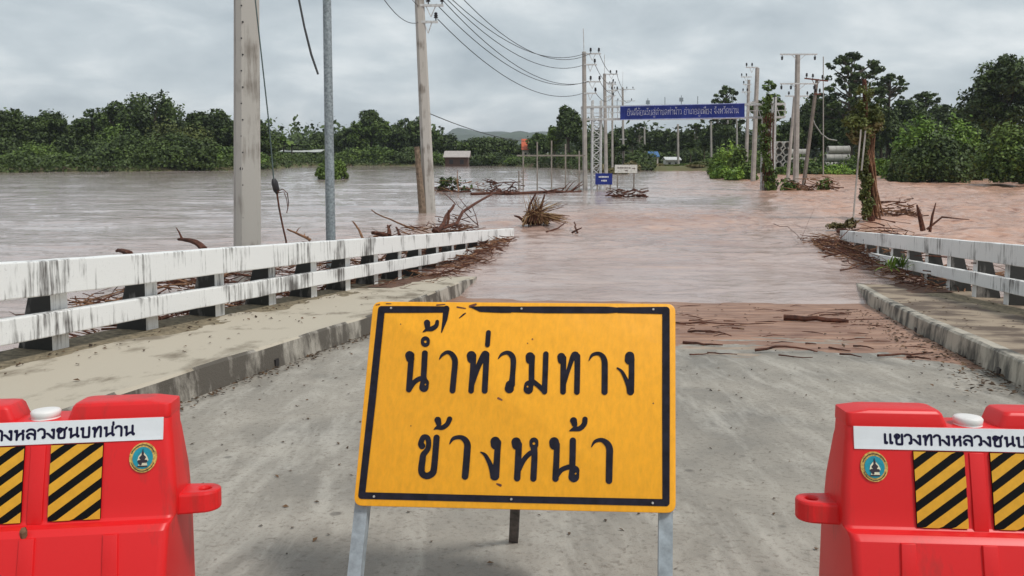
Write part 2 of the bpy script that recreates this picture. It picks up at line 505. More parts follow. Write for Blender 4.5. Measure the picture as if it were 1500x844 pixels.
def water_material():
    m, n, l, b = new_mat('muddy flood water')
    at = N(n, 'ShaderNodeAttribute'); at.attribute_name = 'tint'
    geo = N(n, 'ShaderNodeNewGeometry')
    def nz(scale, sc, det=5, rough=0.6, dist=0.3):
        mp = N(n, 'ShaderNodeMapping'); mp.inputs['Scale'].default_value = sc
        l.new(geo.outputs['Position'], mp.inputs['Vector'])
        t = N(n, 'ShaderNodeTexNoise'); t.inputs['Scale'].default_value = scale; t.inputs['Detail'].default_value = det; t.inputs['Roughness'].default_value = rough; t.inputs['Distortion'].default_value = dist
        l.new(mp.outputs[0], t.inputs['Vector']); return t.outputs['Fac']
    swirl = nz(0.10, (1, 2.2, 1))
    foamn = nz(1.1, (1, 1.3, 1), 7, 0.7, 0.8)
    mx = N(n, 'ShaderNodeMix', data_type='RGBA'); mx.inputs[6].default_value = (0.45, 0.375, 0.352, 1); mx.inputs[7].default_value = (0.51, 0.275, 0.18, 1)
    l.new(at.outputs['Fac'], mx.inputs[0])
    m2 = N(n, 'ShaderNodeMix', data_type='RGBA'); m2.inputs[7].default_value = (0.22, 0.11, 0.075, 1)
    r = N(n, 'ShaderNodeMapRange'); r.inputs[1].default_value = 0.45; r.inputs[2].default_value = 0.7; r.inputs[4].default_value = 0.5
    l.new(swirl, r.inputs[0]); l.new(r.outputs[0], m2.inputs[0]); l.new(mx.outputs[2], m2.inputs[6])
    m3 = N(n, 'ShaderNodeMix', data_type='RGBA'); m3.inputs[7].default_value = (0.62, 0.44, 0.36, 1)
    r3 = N(n, 'ShaderNodeMapRange'); r3.inputs[1].default_value = 0.5; r3.inputs[2].default_value = 0.68; r3.inputs[4].default_value = 0.85
    l.new(foamn, r3.inputs[0])
    mu = N(n, 'ShaderNodeMath', operation='MULTIPLY'); l.new(r3.outputs[0], mu.inputs[0]); l.new(at.outputs['Fac'], mu.inputs[1])
    l.new(mu.outputs[0], m3.inputs[0]); l.new(m2.outputs[2], m3.inputs[6])
    # darker silt-laden slicks between the crests of the broken water
    slick = nz(0.75, (0.8, 1.3, 1), 6, 0.66, 1.2)
    r4 = N(n, 'ShaderNodeMapRange'); r4.inputs[1].default_value = 0.53; r4.inputs[2].default_value = 0.64; r4.inputs[4].default_value = 0.9
    l.new(slick, r4.inputs[0])
    mu4 = N(n, 'ShaderNodeMath', operation='MULTIPLY'); l.new(r4.outputs[0], mu4.inputs[0]); l.new(at.outputs['Fac'], mu4.inputs[1])
    m4 = N(n, 'ShaderNodeMix', data_type='RGBA'); m4.inputs[7].default_value = (0.20, 0.085, 0.055, 1)
    l.new(mu4.outputs[0], m4.inputs[0]); l.new(m3.outputs[2], m4.inputs[6])
    l.new(m4.outputs[2], b.inputs['Base Color'])
    rr = N(n, 'ShaderNodeMapRange'); rr.inputs[3].default_value = 0.03; rr.inputs[4].default_value = 0.32
    l.new(at.outputs['Fac'], rr.inputs[0]); l.new(rr.outputs[0], b.inputs['Roughness'])
    b.inputs['IOR'].default_value = 1.33
    b.inputs['Specular IOR Level'].default_value = 0.8
    fine = nz(1.0, (0.6, 1.25, 1), 7, 0.6)
    bp = N(n, 'ShaderNodeBump'); bp.inputs['Strength'].default_value = 0.6; bp.inputs['Distance'].default_value = 0.12
    l.new(fine, bp.inputs['Height']); l.new(bp.outputs[0], b.inputs['Normal'])
    return m
az_w = np.concatenate([np.linspace(-0.60, 0.60, 560), np.linspace(0.60, 2 * math.pi - 0.60, 60)[1:-1]])
tag(polar('flood_water', az_w, np.concatenate([[0.3, 2, 4], np.geomspace(5, 180, 680), np.geomspace(183, 320, 18)]), water_z, water_material()), kind='structure')

# ------------------------------------------------------------------ bridge deck, kerbs, walkways
KL = [at_deck(px, py, KERB) for px, py in ((85, 604), (277, 542), (543, 462), (715, 406))]
KR = [at_deck(px, py, KERB) for px, py in ((1500, 531), (1429, 499), (1351, 467), (1281, 434), (1232, 411))]
def off_fn(pts):
    ys = [p.y for p in pts]; of = [p.x - HEAD * p.y for p in pts]
    return lambda y: float(np.interp(y, ys, of))
kl, kr = off_fn(KL), off_fn(KR)
LRAIL, RRAIL = -6.06, 5.42
YS = np.concatenate([np.linspace(-9, 8, 35), np.linspace(8.3, 36, 90)])
def strip(name, cols, mat, kind='structure'):
    """cols: list of functions y -> point; closed around when 4+"""
    V, Fq = [], []
    n = len(cols)
    for y in YS:
        V += [tuple(c(y)) for c in cols]
    for i in range(len(YS) - 1):
        for k in range(n):
            k2 = (k + 1) % n
            Fq.append((i * n + k, i * n + k2, (i + 1) * n + k2, (i + 1) * n + k))
    me = bpy.data.meshes.new(name); me.from_pydata(V, [], Fq)
    bm = bmesh.new(); bm.from_mesh(me); bmesh.ops.recalc_face_normals(bm, faces=bm.faces); bm.to_mesh(me); bm.free()
    o = link(name, me, mat)
    if isinstance(mat, (list, tuple)):
        me.polygons.foreach_set('material_index', [1 if abs(p.normal.z) > 0.75 else 0 for p in me.polygons])
    return tag(o, kind=kind)
# deck slab: from kerb to kerb, hidden edges run under the walkways
strip('road', [lambda y: road_pt(kl(y) - 0.05, y), lambda y: road_pt(kr(y) + 0.05, y), lambda y: road_pt(kr(y) + 0.05, y, -0.45), lambda y: road_pt(kl(y) - 0.05, y, -0.45)], M_road)
KW = 0.16
def kz(y): return KERB + 0.07 * float(sst(y, 13, 19))
def wob(y, s): return 0.006 * math.sin(y * 3.1 + s) + 0.005 * math.sin(y * 7.7 + 2 * s)
strip('kerb', [lambda y: road_pt(kl(y) + 0.03, y, -0.02), lambda y: road_pt(kl(y) + wob(y, 1), y, kz(y) - 0.02), lambda y: road_pt(kl(y) - 0.025, y, kz(y) + 0.004 + wob(y, 3) * .5), lambda y: road_pt(kl(y) - KW, y, kz(y)), lambda y: road_pt(kl(y) - KW, y, -0.4), lambda y: road_pt(kl(y) + 0.03, y, -0.4)], [M_kerb_l, M_walk_l])
strip('kerb', [lambda y: road_pt(kr(y) - 0.03, y, -0.02), lambda y: road_pt(kr(y) + wob(y, 2), y, kz(y) - 0.02), lambda y: road_pt(kr(y) + 0.025, y, kz(y) + 0.004 + wob(y, 5) * .5), lambda y: road_pt(kr(y) + KW, y, kz(y)), lambda y: road_pt(kr(y) + KW, y, -0.4), lambda y: road_pt(kr(y) - 0.03, y, -0.4)], M_kerb)
strip('walkway', [lambda y: road_pt(kl(y) - KW - 0.002, y, kz(y) - 0.004), lambda y: road_pt(LRAIL - 0.42, y, kz(y) - 0.004), lambda y: road_pt(LRAIL - 0.42, y, -0.5), lambda y: road_pt(kl(y) - KW - 0.002, y, -0.5)], M_walk_l)
strip('walkway', [lambda y: road_pt(kr(y) + KW + 0.002, y, kz(y) - 0.004), lambda y: road_pt(RRAIL + 0.5, y, kz(y) - 0.004), lambda y: road_pt(RRAIL + 0.5, y, -0.5), lambda y: road_pt(kr(y) + KW + 0.002, y, -0.5)], M_walk_r)
# drain openings low in the kerb faces, their inner shade painted as dark boxes
dm = MB()
for kf, s, ys in ((kl, 1, (6.3, 8.35, 12.6)), (kr, -1, (8.15, 11.3, 14.2))):
    for y in ys:
        dm.box(road_pt(kf(y) + s * 0.012, y, 0.055), (0.05, 0.075, 0.075), Matrix.Rotation(-math.atan(HEAD), 3, 'Z'))
tag(dm.build('kerb_drain', M_dark), kind='structure')

# mud carried on to the deck by the flood: thick where it lies, dipping under the concrete where it is absent
def mud_sheet(shift=0.0, thick=1.0, seed=41):
    us = np.linspace(0, 1, 190); ys = np.linspace(7.6, 18, 260)
    Y, U = np.meshgrid(ys, us, indexing='ij')
    KLv = np.array([kl(y) for y in ys])[:, None] + 0.035; KRv = np.array([kr(y) for y in ys])[:, None] - 0.035
    OFF = KLv + (KRv - KLv) * U
    X = HEAD * Y + OFF
    RZ = np.vectorize(road_z)(X, Y)
    edge = 9.75 + 0.10 * OFF + 5.0 * sst(-OFF, 0.7, 2.0) + 1.7 * (fbm(X / 1.3, Y / 0.9, 4, seed) - 0.5) - shift + 0.5 * (fbm(X * 3, Y * 3, 3, 44) - 0.5)
    t = np.clip((Y - edge) / 1.4, -1, 1)
    gut = np.maximum(np.exp(-((OFF - KRv) / 0.5) ** 2), 0.25 * np.exp(-((OFF - KLv) / 0.25) ** 2)) * sst(Y, 7.8, 9.4)
    h = 0.014 * t + 0.022 * gut + 0.024 * (fbm(X / 0.7, Y / 0.22, 4, 47) - 0.5) + 0.006 * np.sin(Y * 16 + 3 * fbm(X / 1.5, Y / 1.5, 2, 49) * 6) * (t > 0.2)
    h = np.where(Y < 8.0, -0.02, h)
    V = np.stack([X, Y, RZ + np.clip(h * thick - (0 if thick == 1.0 else .004), -0.02, 0.05)], -1).reshape(-1, 3)
    nR, nA = len(ys), len(us)
    i, j = np.meshgrid(np.arange(nR - 1), np.arange(nA - 1), indexing='ij')
    Fq = np.stack([i * nA + j, i * nA + j + 1, (i + 1) * nA + j + 1, (i + 1) * nA + j], -1).reshape(-1, 4)
    return np_mesh('mud', V, Fq, True)
M_mud = plain('wet red mud', (0.37, 0.215, 0.145), 0.5, scale=1.6, var=0.1, col2=(0.15, 0.065, 0.04), bump=0.6, stretch=(0.7, 3.2, 1), spec=0.35)
tag(link('mud', mud_sheet(), M_mud), kind='stuff')
M_film = plain('drying silt film', (0.36, 0.285, 0.22), 0.7, scale=3, var=.12, col2=(0.20, 0.145, 0.105), bump=.3, stretch=(1, 2.5, 1))
tag(link('silt_film', mud_sheet(0.55, 0.45, 52), M_film), kind='stuff')

# dark silt and moss gathered along the foot of the railings
def silt(off0, off1, y0, y1, mat, seed, bias):
    ys = np.linspace(y0, y1, 240); us = np.linspace(0, 1, 30)
    Y, U = np.meshgrid(ys, us, indexing='ij')
    OFF = off0 + (off1 - off0) * U
    X = HEAD * Y + OFF
    RZ = np.vectorize(road_z)(X, Y) + KERB + .07 * sst(Y, 13, 19) - .004
    h = .016 * (1 - U * 1.9) + .03 * (fbm(X * 2.5, Y * 1.2, 4, seed) - .5) + bias
    V = np.stack([X, Y, RZ + np.clip(h, -.02, .03)], -1).reshape(-1, 3)
    nA = len(us)
    i, j = np.meshgrid(np.arange(len(ys) - 1), np.arange(nA - 1), indexing='ij')
    Fq = np.stack([i * nA + j, i * nA + j + 1, (i + 1) * nA + j + 1, (i + 1) * nA + j], -1).reshape(-1, 4)
    if off1 < off0: Fq = Fq[:, ::-1]
    tag(link('silt', np_mesh('silt', V, Fq, True), mat), kind='stuff')
M_silt = plain('dark silt', (0.23, 0.185, 0.12), .9, scale=14, var=.3, col2=(0.07, 0.056, 0.032), bump=.4)
silt(LRAIL - .40, LRAIL + .80, 3, 20, M_silt, 71, -.002)
silt(RRAIL - .12, RRAIL - 1.0, 9, 21, M_silt, 74, 0.0)
M_mat = plain('flotsam', (0.13, 0.065, 0.04), .9, scale=12, var=.35, col2=(0.035, 0.018, 0.012), bump=.8)
silt(LRAIL + .1, LRAIL + .9, 15.5, 24, M_mat, 77, .006)
silt(RRAIL - .1, RRAIL - 1.1, 15.5, 24, M_mat, 78, .008)
# ------------------------------------------------------------------ bridge railings
def rail_z(off, y):
    return 1.3 - 0.0752 * (y + 0.1 * (HEAD * y + off)) + KERB
def railing(off, side, y0, y1, first, step, h, label):
    """side = +1: the roadway lies to the right of this railing"""
    base = Vector((HEAD * y0 + off, y0, rail_z(off, y0)))
    t = empty('bridge_railing', base, label, 'railing', 'concrete bridge railings')
    inn = RN * side
    def P(y, o, z): return Vector((HEAD * y + off, y, rail_z(off, y) + z)) + inn * o - base
    ys = []
    y = first
    while y > y0 + 0.3: y -= step
    while y < y1 - 0.1:
        if y > y0: ys.append(y)
        y += step
    r = random.Random(int(off * 10))
    for y in ys:
        mb = MB()
        w = 0.115
        a = RD * w
        zb = min(-0.3, road_z(HEAD * y + off, y) - rail_z(off, y))
        def sect(z, o1, o2): return [P(y, o1, z) - a, P(y, o2, z) - a, P(y, o2, z) + a, P(y, o1, z) + a]
        mb.loft([sect(zb, 0.0, -0.44), sect(0.0, 0.0, -0.40), sect(h - 0.04, 0.0, -0.17)])
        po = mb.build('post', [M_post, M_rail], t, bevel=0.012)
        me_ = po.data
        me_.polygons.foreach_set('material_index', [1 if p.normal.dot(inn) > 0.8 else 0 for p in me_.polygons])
    seg = step * 3
    s = ys[0] + 0.0 - seg
    while s < y1:
        a, b = max(s, y0), min(s + seg, y1)
        if b - a > 0.2:
            for nm, z0, z1, th, pad in (('top_rail', h - 0.33, h, 0.17, 0.0), ('lower_rail', 0.17, 0.40, 0.13, 0.0)):
                mb = MB()
                k = max(2, int((b - a) / 0.35))
                rings = []
                for i in range(k + 1):
                    y = a + 0.006 + (b - a - 0.012) * i / k
                    j = r.uniform(-0.004, 0.004)
                    rings.append([P(y, 0.003, z0 + j), P(y, 0.003 + th, z0 + j), P(y, 0.003 + th, z1 + j), P(y, 0.003, z1 + j)])
                mb.loft(rings)
                mb.build(nm, M_rail, t, bevel=0.012)
        s += seg
    return t
railing(LRAIL, 1, 1.2, 29.3, 7.95, 1.40, 0.90, 'long white two-bar railing beside the sandy walkway, with driftwood caught behind it')
railing(RRAIL, -1, 3.0, 26.4, 13.35, 1.45, 0.955, 'white two-bar railing beside the brown walkway with a green weed clump at its flooded end')

# ================================================================== LETTERING
def sdf_mesh(strokes, holes, cell, place, lift=0.0, name='lettering', thick=None):
    """union of tapered round strokes in a plane -> one flat mesh with true outlines.
    strokes: lists of (x, y, r); place(x, y) -> 3D point"""
    pts = [p for s in strokes for p in s]
    x0 = min(p[0] - p[2] for p in pts) - 2 * cell; x1 = max(p[0] + p[2] for p in pts) + 2 * cell
    y0 = min(p[1] - p[2] for p in pts) - 2 * cell; y1 = max(p[1] + p[2] for p in pts) + 2 * cell
    nx, ny = int((x1 - x0) / cell) + 2, int((y1 - y0) / cell) + 2
    D = np.full((ny, nx), 1e3)
    gx, gy = x0 + np.arange(nx) * cell, y0 + np.arange(ny) * cell
    for s in strokes:
        segs = list(zip(s[:-1], s[1:])) if len(s) > 1 else [(s[0], s[0])]
        for a, b in segs:
            m = max(a[2], b[2]) + 2 * cell
            i0 = max(0, int((min(a[0], b[0]) - m - x0) / cell)); i1 = min(nx, int((max(a[0], b[0]) + m - x0) / cell) + 2)
            j0 = max(0, int((min(a[1], b[1]) - m - y0) / cell)); j1 = min(ny, int((max(a[1], b[1]) + m - y0) / cell) + 2)
            X, Y = np.meshgrid(gx[i0:i1], gy[j0:j1])
            dx, dy = b[0] - a[0], b[1] - a[1]
            L2 = dx * dx + dy * dy
            t = np.clip(((X - a[0]) * dx + (Y - a[1]) * dy) / L2, 0, 1) if L2 > 0 else np.zeros_like(X)
            d = np.hypot(X - a[0] - t * dx, Y - a[1] - t * dy) - (a[2] + t * (b[2] - a[2]))
            D[j0:j1, i0:i1] = np.minimum(D[j0:j1, i0:i1], d)
    if holes:
        X, Y = np.meshgrid(gx, gy)
        for hx, hy, hr in holes:
            D = np.maximum(D, hr - np.hypot(X - hx, Y - hy))
    vid, V, Fc = {}, [], []
    def vert(key, x, y):
        if key not in vid:
            vid[key] = len(V); V.append(tuple(place(x, y)))
        return vid[key]
    inside = D < 0
    any_in = inside[:-1, :-1] | inside[1:, :-1] | inside[:-1, 1:] | inside[1:, 1:]
    for j, i in zip(*np.nonzero(any_in)):
        c = [(i, j), (i + 1, j), (i + 1, j + 1), (i, j + 1)]
        poly = []
        for k in range(4):
            a, b = c[k], c[(k + 1) % 4]
            da, db = D[a[1], a[0]], D[b[1], b[0]]
            if da < 0: poly.append(vert(a, gx[a[0]], gy[a[1]]))
            if (da < 0) != (db < 0):
                t = da / (da - db)
                key = (a, b) if a < b else (b, a)
                poly.append(vert(key, gx[a[0]] + t * (gx[b[0]] - gx[a[0]]), gy[a[1]] + t * (gy[b[1]] - gy[a[1]])))
        if len(poly) > 2: Fc.append(tuple(poly))
    me = bpy.data.meshes.new(name)
    me.from_pydata(V, [], Fc)
    me.update()
    return me
def smooth_path(pts, n=5):
    """Catmull-Rom through (x, y, r) points"""
    if len(pts) < 3: return pts
    out = []
    for i in range(len(pts) - 1):
        p0, p1, p2, p3 = pts[max(i - 1, 0)], pts[i], pts[i + 1], pts[min(i + 2, len(pts) - 1)]
        for k in range(n):
            t = k / n
            out.append(tuple(0.5 * ((2 * p1[c]) + (-p0[c] + p2[c]) * t + (2 * p0[c] - 5 * p1[c] + 4 * p2[c] - p3[c]) * t * t + (-p0[c] + 3 * p1[c] - 3 * p2[c] + p3[c]) * t ** 3) for c in range(3)))
    out.append(pts[-1])
    return out

# looped Thai letters as pen strokes in a unit box (y up); 'o' marks a small ring head
GLYPH = {
 'น': (0.92, [[(.24, .92), (.24, .02)], [(.24, .04), (.42, .22), (.6, .3), (.7, .3)], [(.7, 1), (.7, .2)]], [(.14, .86), (.78, .13)]),
 'ข': (0.84, [[(.12, .68), (.08, .85), (.22, 1), (.38, .95), (.42, .78), (.3, .6), (.2, .5), (.2, .1), (.3, 0), (.55, 0), (.64, .1), (.64, 1)]], [(.2, .72)]),
 'ช': (0.9, [[(.12, .68), (.08, .85), (.22, 1), (.38, .95), (.42, .78), (.3, .6), (.2, .5), (.2, .1), (.3, 0), (.55, 0), (.64, .1), (.64, .78)], [(.5, .92), (.64, .84), (.78, 1.05)]], [(.2, .72)]),
 'ว': (0.68, [[(.02, .84), (.12, .97), (.3, 1), (.46, .9), (.52, .7), (.52, .14)]], [(.42, .13)]),
 'ง': (0.72, [[(.54, .9), (.54, .02)], [(.04, .5), (.16, .42), (.34, .18), (.52, .02)]], [(.44, .86)]),
 'ท': (0.9, [[(.24, .92), (.24, 0)], [(.24, .3), (.46, .88), (.58, 1), (.7, .9), (.7, 0)]], [(.14, .86)]),
 'า': (0.64, [[(.02, .82), (.12, .96), (.28, 1), (.44, .9), (.48, .72), (.48, 0)]], []),
 'ห': (0.94, [[(.24, .92), (.24, 0)], [(.24, .2), (.42, .52), (.58, .62), (.7, .55), (.72, .4), (.72, 0)], [(.62, .62), (.7, .74)]], [(.14, .86), (.7, .86)]),
 'ล': (0.88, [[(.1, .18), (.08, .36), (.2, .54), (.4, .55), (.66, .38)], [(.06, .82), (.2, .97), (.42, 1), (.6, .9), (.67, .7), (.67, 0)]], [(.2, .13)]),
 'ส': (0.9, [[(.1, .18), (.08, .36), (.2, .54), (.4, .55), (.66, .38)], [(.06, .82), (.2, .97), (.42, 1), (.6, .9), (.67, .7), (.67, 0)], [(.52, .84), (.8, 1.08)]], [(.2, .13)]),
 'บ': (0.9, [[(.24, .92), (.24, .1), (.34, 0), (.6, 0), (.7, .1), (.7, 1)]], [(.14, .86)]),
 'ย': (0.86, [[(.24, .98), (.08, .82), (.22, .56), (.1, .4), (.1, .1), (.2, 0), (.56, 0), (.66, .1), (.66, 1)]], [(.3, .84)]),
 'ด': (0.88, [[(.34, .3), (.2, .02), (.08, .4), (.1, .8), (.3, 1), (.55, .98), (.68, .8), (.68, 0)]], [(.36, .42)]),
 'ต': (0.9, [[(.34, .3), (.2, .02), (.08, .4), (.1, .8), (.24, 1), (.38, .86), (.52, 1), (.68, .84), (.68, 0)]], [(.36, .42)]),
 'อ': (0.84, [[(.1, .74), (.24, .97), (.48, .98), (.64, .82), (.64, .1), (.54, 0), (.2, 0), (.1, .1), (.1, .5)]], [(.2, .55)]),
 'ร': (0.66, [[(.46, .95), (.3, .9), (.12, .97), (.06, .8), (.3, .68), (.48, .56), (.48, .14)]], [(.38, .13)]),
 'ภ': (0.88, [[(.24, .1), (.24, .52), (.1, .68), (.2, .9), (.4, 1), (.6, .92), (.68, .72), (.68, 0)]], [(.14, .13)]),
 'พ': (0.98, [[(.22, .92), (.22, .02), (.48, .7), (.72, .02), (.8, 1)]], [(.12, .86)]),
 'เ': (0.42, [[(.14, 1), (.14, .1)]], [(.24, .13)]),
 'จ': (0.78, [[(.04, .82), (.18, .98), (.4, 1), (.54, .84), (.54, 0), (.26, .36)]], [(.2, .42)]),
 ' ': (0.5, [], []),
}
MARK = {
 '่': ([[(-.16, 1.18), (-.16, 1.42)]], []),
 '้': ([[(-.38, 1.38), (-.32, 1.2), (-.12, 1.24), (0, 1.42)]], [(-.34, 1.38)]),
 'ิ': ([[(-.62, 1.16), (-.4, 1.34), (-.16, 1.3), (-.1, 1.16), (-.62, 1.16)]], []),
 'ี': ([[(-.62, 1.16), (-.4, 1.34), (-.16, 1.3), (-.1, 1.16), (-.62, 1.16)], [(-.1, 1.16), (-.1, 1.5)]], []),
 'ั': ([[(-.5, 1.2), (-.3, 1.16), (-.06, 1.4)]], [(-.46, 1.32)]),
 'ู': ([[(-.5, -.14), (-.5, -.44), (-.2, -.44), (-.2, -.14)]], []),
 'ุ': ([[(-.2, -.14), (-.2, -.46)]], []),
 'ํ': ([], [(-.2, 1.28)]),
}
def thai(text, pen, head):
    """strokes and total width in letter heights"""
    x, out, holes = 0.0, [], []
    hi = 0.0
    for ch in text.replace('ำ', 'ํา'):
        if ch in MARK:
            st, rings = MARK[ch]
            up = hi if ch in '่้' else 0.0
            if ch in 'ิีัํ': hi = 0.36
            ox = x
        else:
            w, st, rings = GLYPH[ch]
            ox, up = x, 0.0
            if ch != 'า': hi = 0.0
        for s in st:
            out.append(smooth_path([(px + ox, py + up, pen) for px, py in s], 4))
        for rx, ry in rings:
            out.append([(rx + ox + head * .45 * math.cos(a), ry + up + head * .6 * math.sin(a), head * .55) for a in np.linspace(0, 2 * math.pi, 9)])
        if ch not in MARK: x += w
    return out, x - 0.15

# ================================================================== WARNING SIGN
def plane_hit(px, py, p0, nrm):
    d = ray(px, py)
    o = Vector((0, 0, CAM_H))
    return o + d * ((p0 - o).dot(nrm) / d.dot(nrm))
S_TL, S_TR, S_BR = Vector((-0.568, 3.280, 2.304)), Vector((0.626, 3.155, 2.314)), Vector((0.601, 2.862, 1.602))
S_N = (S_BR - S_TR).cross(S_TL - S_TR).normalized()
if S_N.y > 0: S_N = -S_N           # towards the photographer
S_B = Vector((0.0, 2.92, 1.08))
def on_sign(px, py, lift=0.0): return plane_hit(px, py, S_TL, S_N) + S_N * lift
M_yel = plain('amber reflective sheet', (0.93, 0.41, 0.012), 0.42, scale=60, var=0.05, stretch=(1, 1, 0.15))
_n, _l, _b = M_yel.node_tree.nodes, M_yel.node_tree.links, M_yel.node_tree.nodes['Principled BSDF']
_g = N(_n, 'ShaderNodeNewGeometry'); _z = N(_n, 'ShaderNodeTexNoise'); _z.inputs['Scale'].default_value = 4.5; _z.inputs['Detail'].default_value = 3
_l.new(_g.outputs['Position'], _z.inputs['Vector'])
_p = N(_n, 'ShaderNodeBump'); _p.inputs['Strength'].default_value = .22; _p.inputs['Distance'].default_value = .03
_l.new(_z.outputs['Fac'], _p.inputs['Height']); _l.new(_p.outputs[0], _b.inputs['Normal'])
M_ink = plain('navy black sheet', (0.013, 0.012, 0.022), 0.6, scale=30, var=0.25, spec=0.2)
M_rivet = plain('rivet', (0.55, 0.52, 0.5), 0.4, 0.5)
M_leg = plain('blue grey painted steel', (0.33, 0.37, 0.40), 0.55, 0.2, scale=16, var=0.2, col2=(0.20, 0.22, 0.235))
sgn = empty('warning_sign', S_B, 'amber warning board with two lines of black lettering on an A-frame in the roadway', 'road sign')
def rounded_quad(cs, rad, k=6):
    out = []
    for i in range(4):
        p, c, n = Vector(cs[i - 1]), Vector(cs[i]), Vector(cs[(i + 1) % 4])
        a, b = c + (p - c).normalized() * rad, c + (n - c).normalized() * rad
        for j in range(k + 1):
            t = j / k
            out.append(a * (1 - t) ** 2 + c * 2 * t * (1 - t) + b * t * t)
    return out
cs = [on_sign(*p) for p in ((546.5, 441.5), (989.5, 445), (990, 752), (517.5, 741))]
mb = MB(S_B)
mb.prism(rounded_quad(cs, 0.035), -S_N * 0.022)
brd = mb.build('board', M_yel, sgn, bevel=0.004, smooth=True)
def px_strokes(conv, strokes): return [smooth_path([(*conv(x, y), r * conv.k) for x, y, r in s], 5) for s in strokes]
class Conv:
    def __init__(s, ox, oy, sc): s.ox, s.oy, s.k = ox, oy, 1 / sc
    def __call__(s, x, y): return s.ox + x * s.k, s.oy + y * s.k
cA, cB, cC, cD = Conv(560, 450, 5.627), Conv(750, 470, 6.25), Conv(590, 600, 7.035), Conv(730, 600, 7.032)
STK = []
STK += px_strokes(cA, [
 [(226, 398, 36), (232, 425, 34)], [(242, 395, 24), (234, 500, 24), (220, 680, 23)], [(222, 680, 21), (262, 622, 20), (305, 592, 20), (345, 590, 24)],
 [(350, 625, 36), (344, 662, 38)], [(352, 380, 24), (347, 480, 24), (340, 600, 24)],
 [(356, 278, 37), (356, 292, 37)],
 [(370, 130, 26), (374, 165, 22)], [(337, 205, 4), (372, 184, 15), (410, 178, 20), (445, 155, 18), (454, 120, 15)],
 [(472, 430, 4), (495, 395, 12), (535, 372, 15), (570, 385, 20), (594, 420, 24), (601, 460, 24), (592, 560, 24), (580, 688, 24)],
 [(735, 400, 38), (738, 428, 36)], [(752, 400, 24), (748, 500, 23), (733, 690, 23)], [(740, 640, 20), (788, 500, 22), (838, 395, 25), (856, 386, 24)],
 [(860, 390, 24), (855, 500, 24), (845, 690, 24)], [(876, 210, 20), (868, 312, 20)],
 [(957, 425, 4), (985, 390, 12), (1030, 375, 16), (1064, 395, 22), (1081, 440, 23), (1075, 560, 22), (1066, 640, 28)], [(1052, 640, 34), (1048, 672, 38)]])
STK += px_strokes(cB, [
 [(166, 328, 40), (168, 358, 40)], [(186, 330, 26), (181, 440, 26), (180, 545, 26)], [(155, 590, 42), (150, 628, 43)], [(185, 552, 24), (240, 592, 22), (298, 648, 24)],
 [(311, 305, 25), (305, 480, 25), (298, 650, 25)],
 [(452, 330, 36), (458, 360, 38)], [(474, 340, 24), (471, 420, 26), (468, 650, 26)], [(470, 600, 20), (518, 450, 18), (562, 320, 24), (588, 306, 22)], [(599, 325, 27), (599, 440, 26), (595, 652, 26)],
 [(705, 365, 4), (735, 315, 14), (785, 300, 17), (825, 320, 22), (845, 360, 27), (850, 420, 28), (848, 652, 28)],
 [(1078, 325, 42), (1078, 358, 45)], [(1095, 350, 26), (1095, 500, 26), (1086, 650, 32)], [(965, 434, 8), (1005, 465, 14), (1040, 530, 18), (1065, 600, 20), (1082, 650, 30)]])
STK += px_strokes(cC, [
 [(200, 375, 34), (188, 350, 29), (212, 288, 27), (252, 290, 28), (268, 335, 27), (260, 405, 27), (215, 465, 31), (205, 520, 33), (194, 620, 34), (210, 668, 34), (255, 684, 34), (308, 655, 35), (324, 600, 33), (338, 450, 32), (350, 290, 32)],
 [(362, 108, 34), (372, 145, 28)], [(322, 205, 4), (360, 186, 20), (410, 186, 24), (460, 150, 25), (484, 98, 27)],
 [(485, 355, 5), (520, 300, 18), (590, 285, 22), (640, 310, 30), (667, 360, 34), (665, 430, 35), (652, 600, 35), (643, 690, 34)],
 [(955, 330, 50), (960, 362, 52)], [(984, 340, 32), (975, 450, 32), (968, 560, 34), (950, 685, 46)], [(805, 440, 7), (850, 470, 18), (895, 550, 24), (920, 620, 28), (944, 688, 42)]])
STK += px_strokes(cD, [
 [(184, 335, 48), (190, 368, 48)], [(212, 360, 33), (206, 500, 33), (195, 708, 33)], [(214, 620, 24), (262, 520, 26), (322, 455, 26), (360, 442, 28)], [(374, 468, 31), (370, 560, 32), (362, 712, 32)],
 [(367, 334, 46), (367, 362, 46)], [(367, 390, 36), (374, 450, 31)],
 [(575, 335, 50), (578, 365, 50)], [(605, 360, 30), (600, 500, 31), (590, 712, 33)], [(595, 690, 28), (650, 622, 25), (722, 592, 26)], [(784, 630, 52), (778, 694, 55)], [(768, 320, 32), (766, 460, 32), (762, 590, 32)],
 [(775, 115, 36), (787, 155, 28)], [(735, 220, 5), (780, 202, 22), (840, 195, 26), (885, 150, 27), (893, 100, 27)],
 [(960, 385, 5), (995, 330, 16), (1060, 314, 22), (1115, 345, 31), (1145, 400, 35), (1145, 500, 35), (1140, 733, 34)]])
HO = [(*c(x, y), r * c.k) for c, x, y, r in ((cA, 356, 285, 11), (cA, 357, 638, 7), (cB, 143, 602, 9), (cD, 367, 350, 14), (cD, 797, 660, 10))]
link('lettering', sdf_mesh(STK, HO, 0.55, lambda x, y: on_sign(x, y, 0.0025) - S_B), M_ink, sgn)
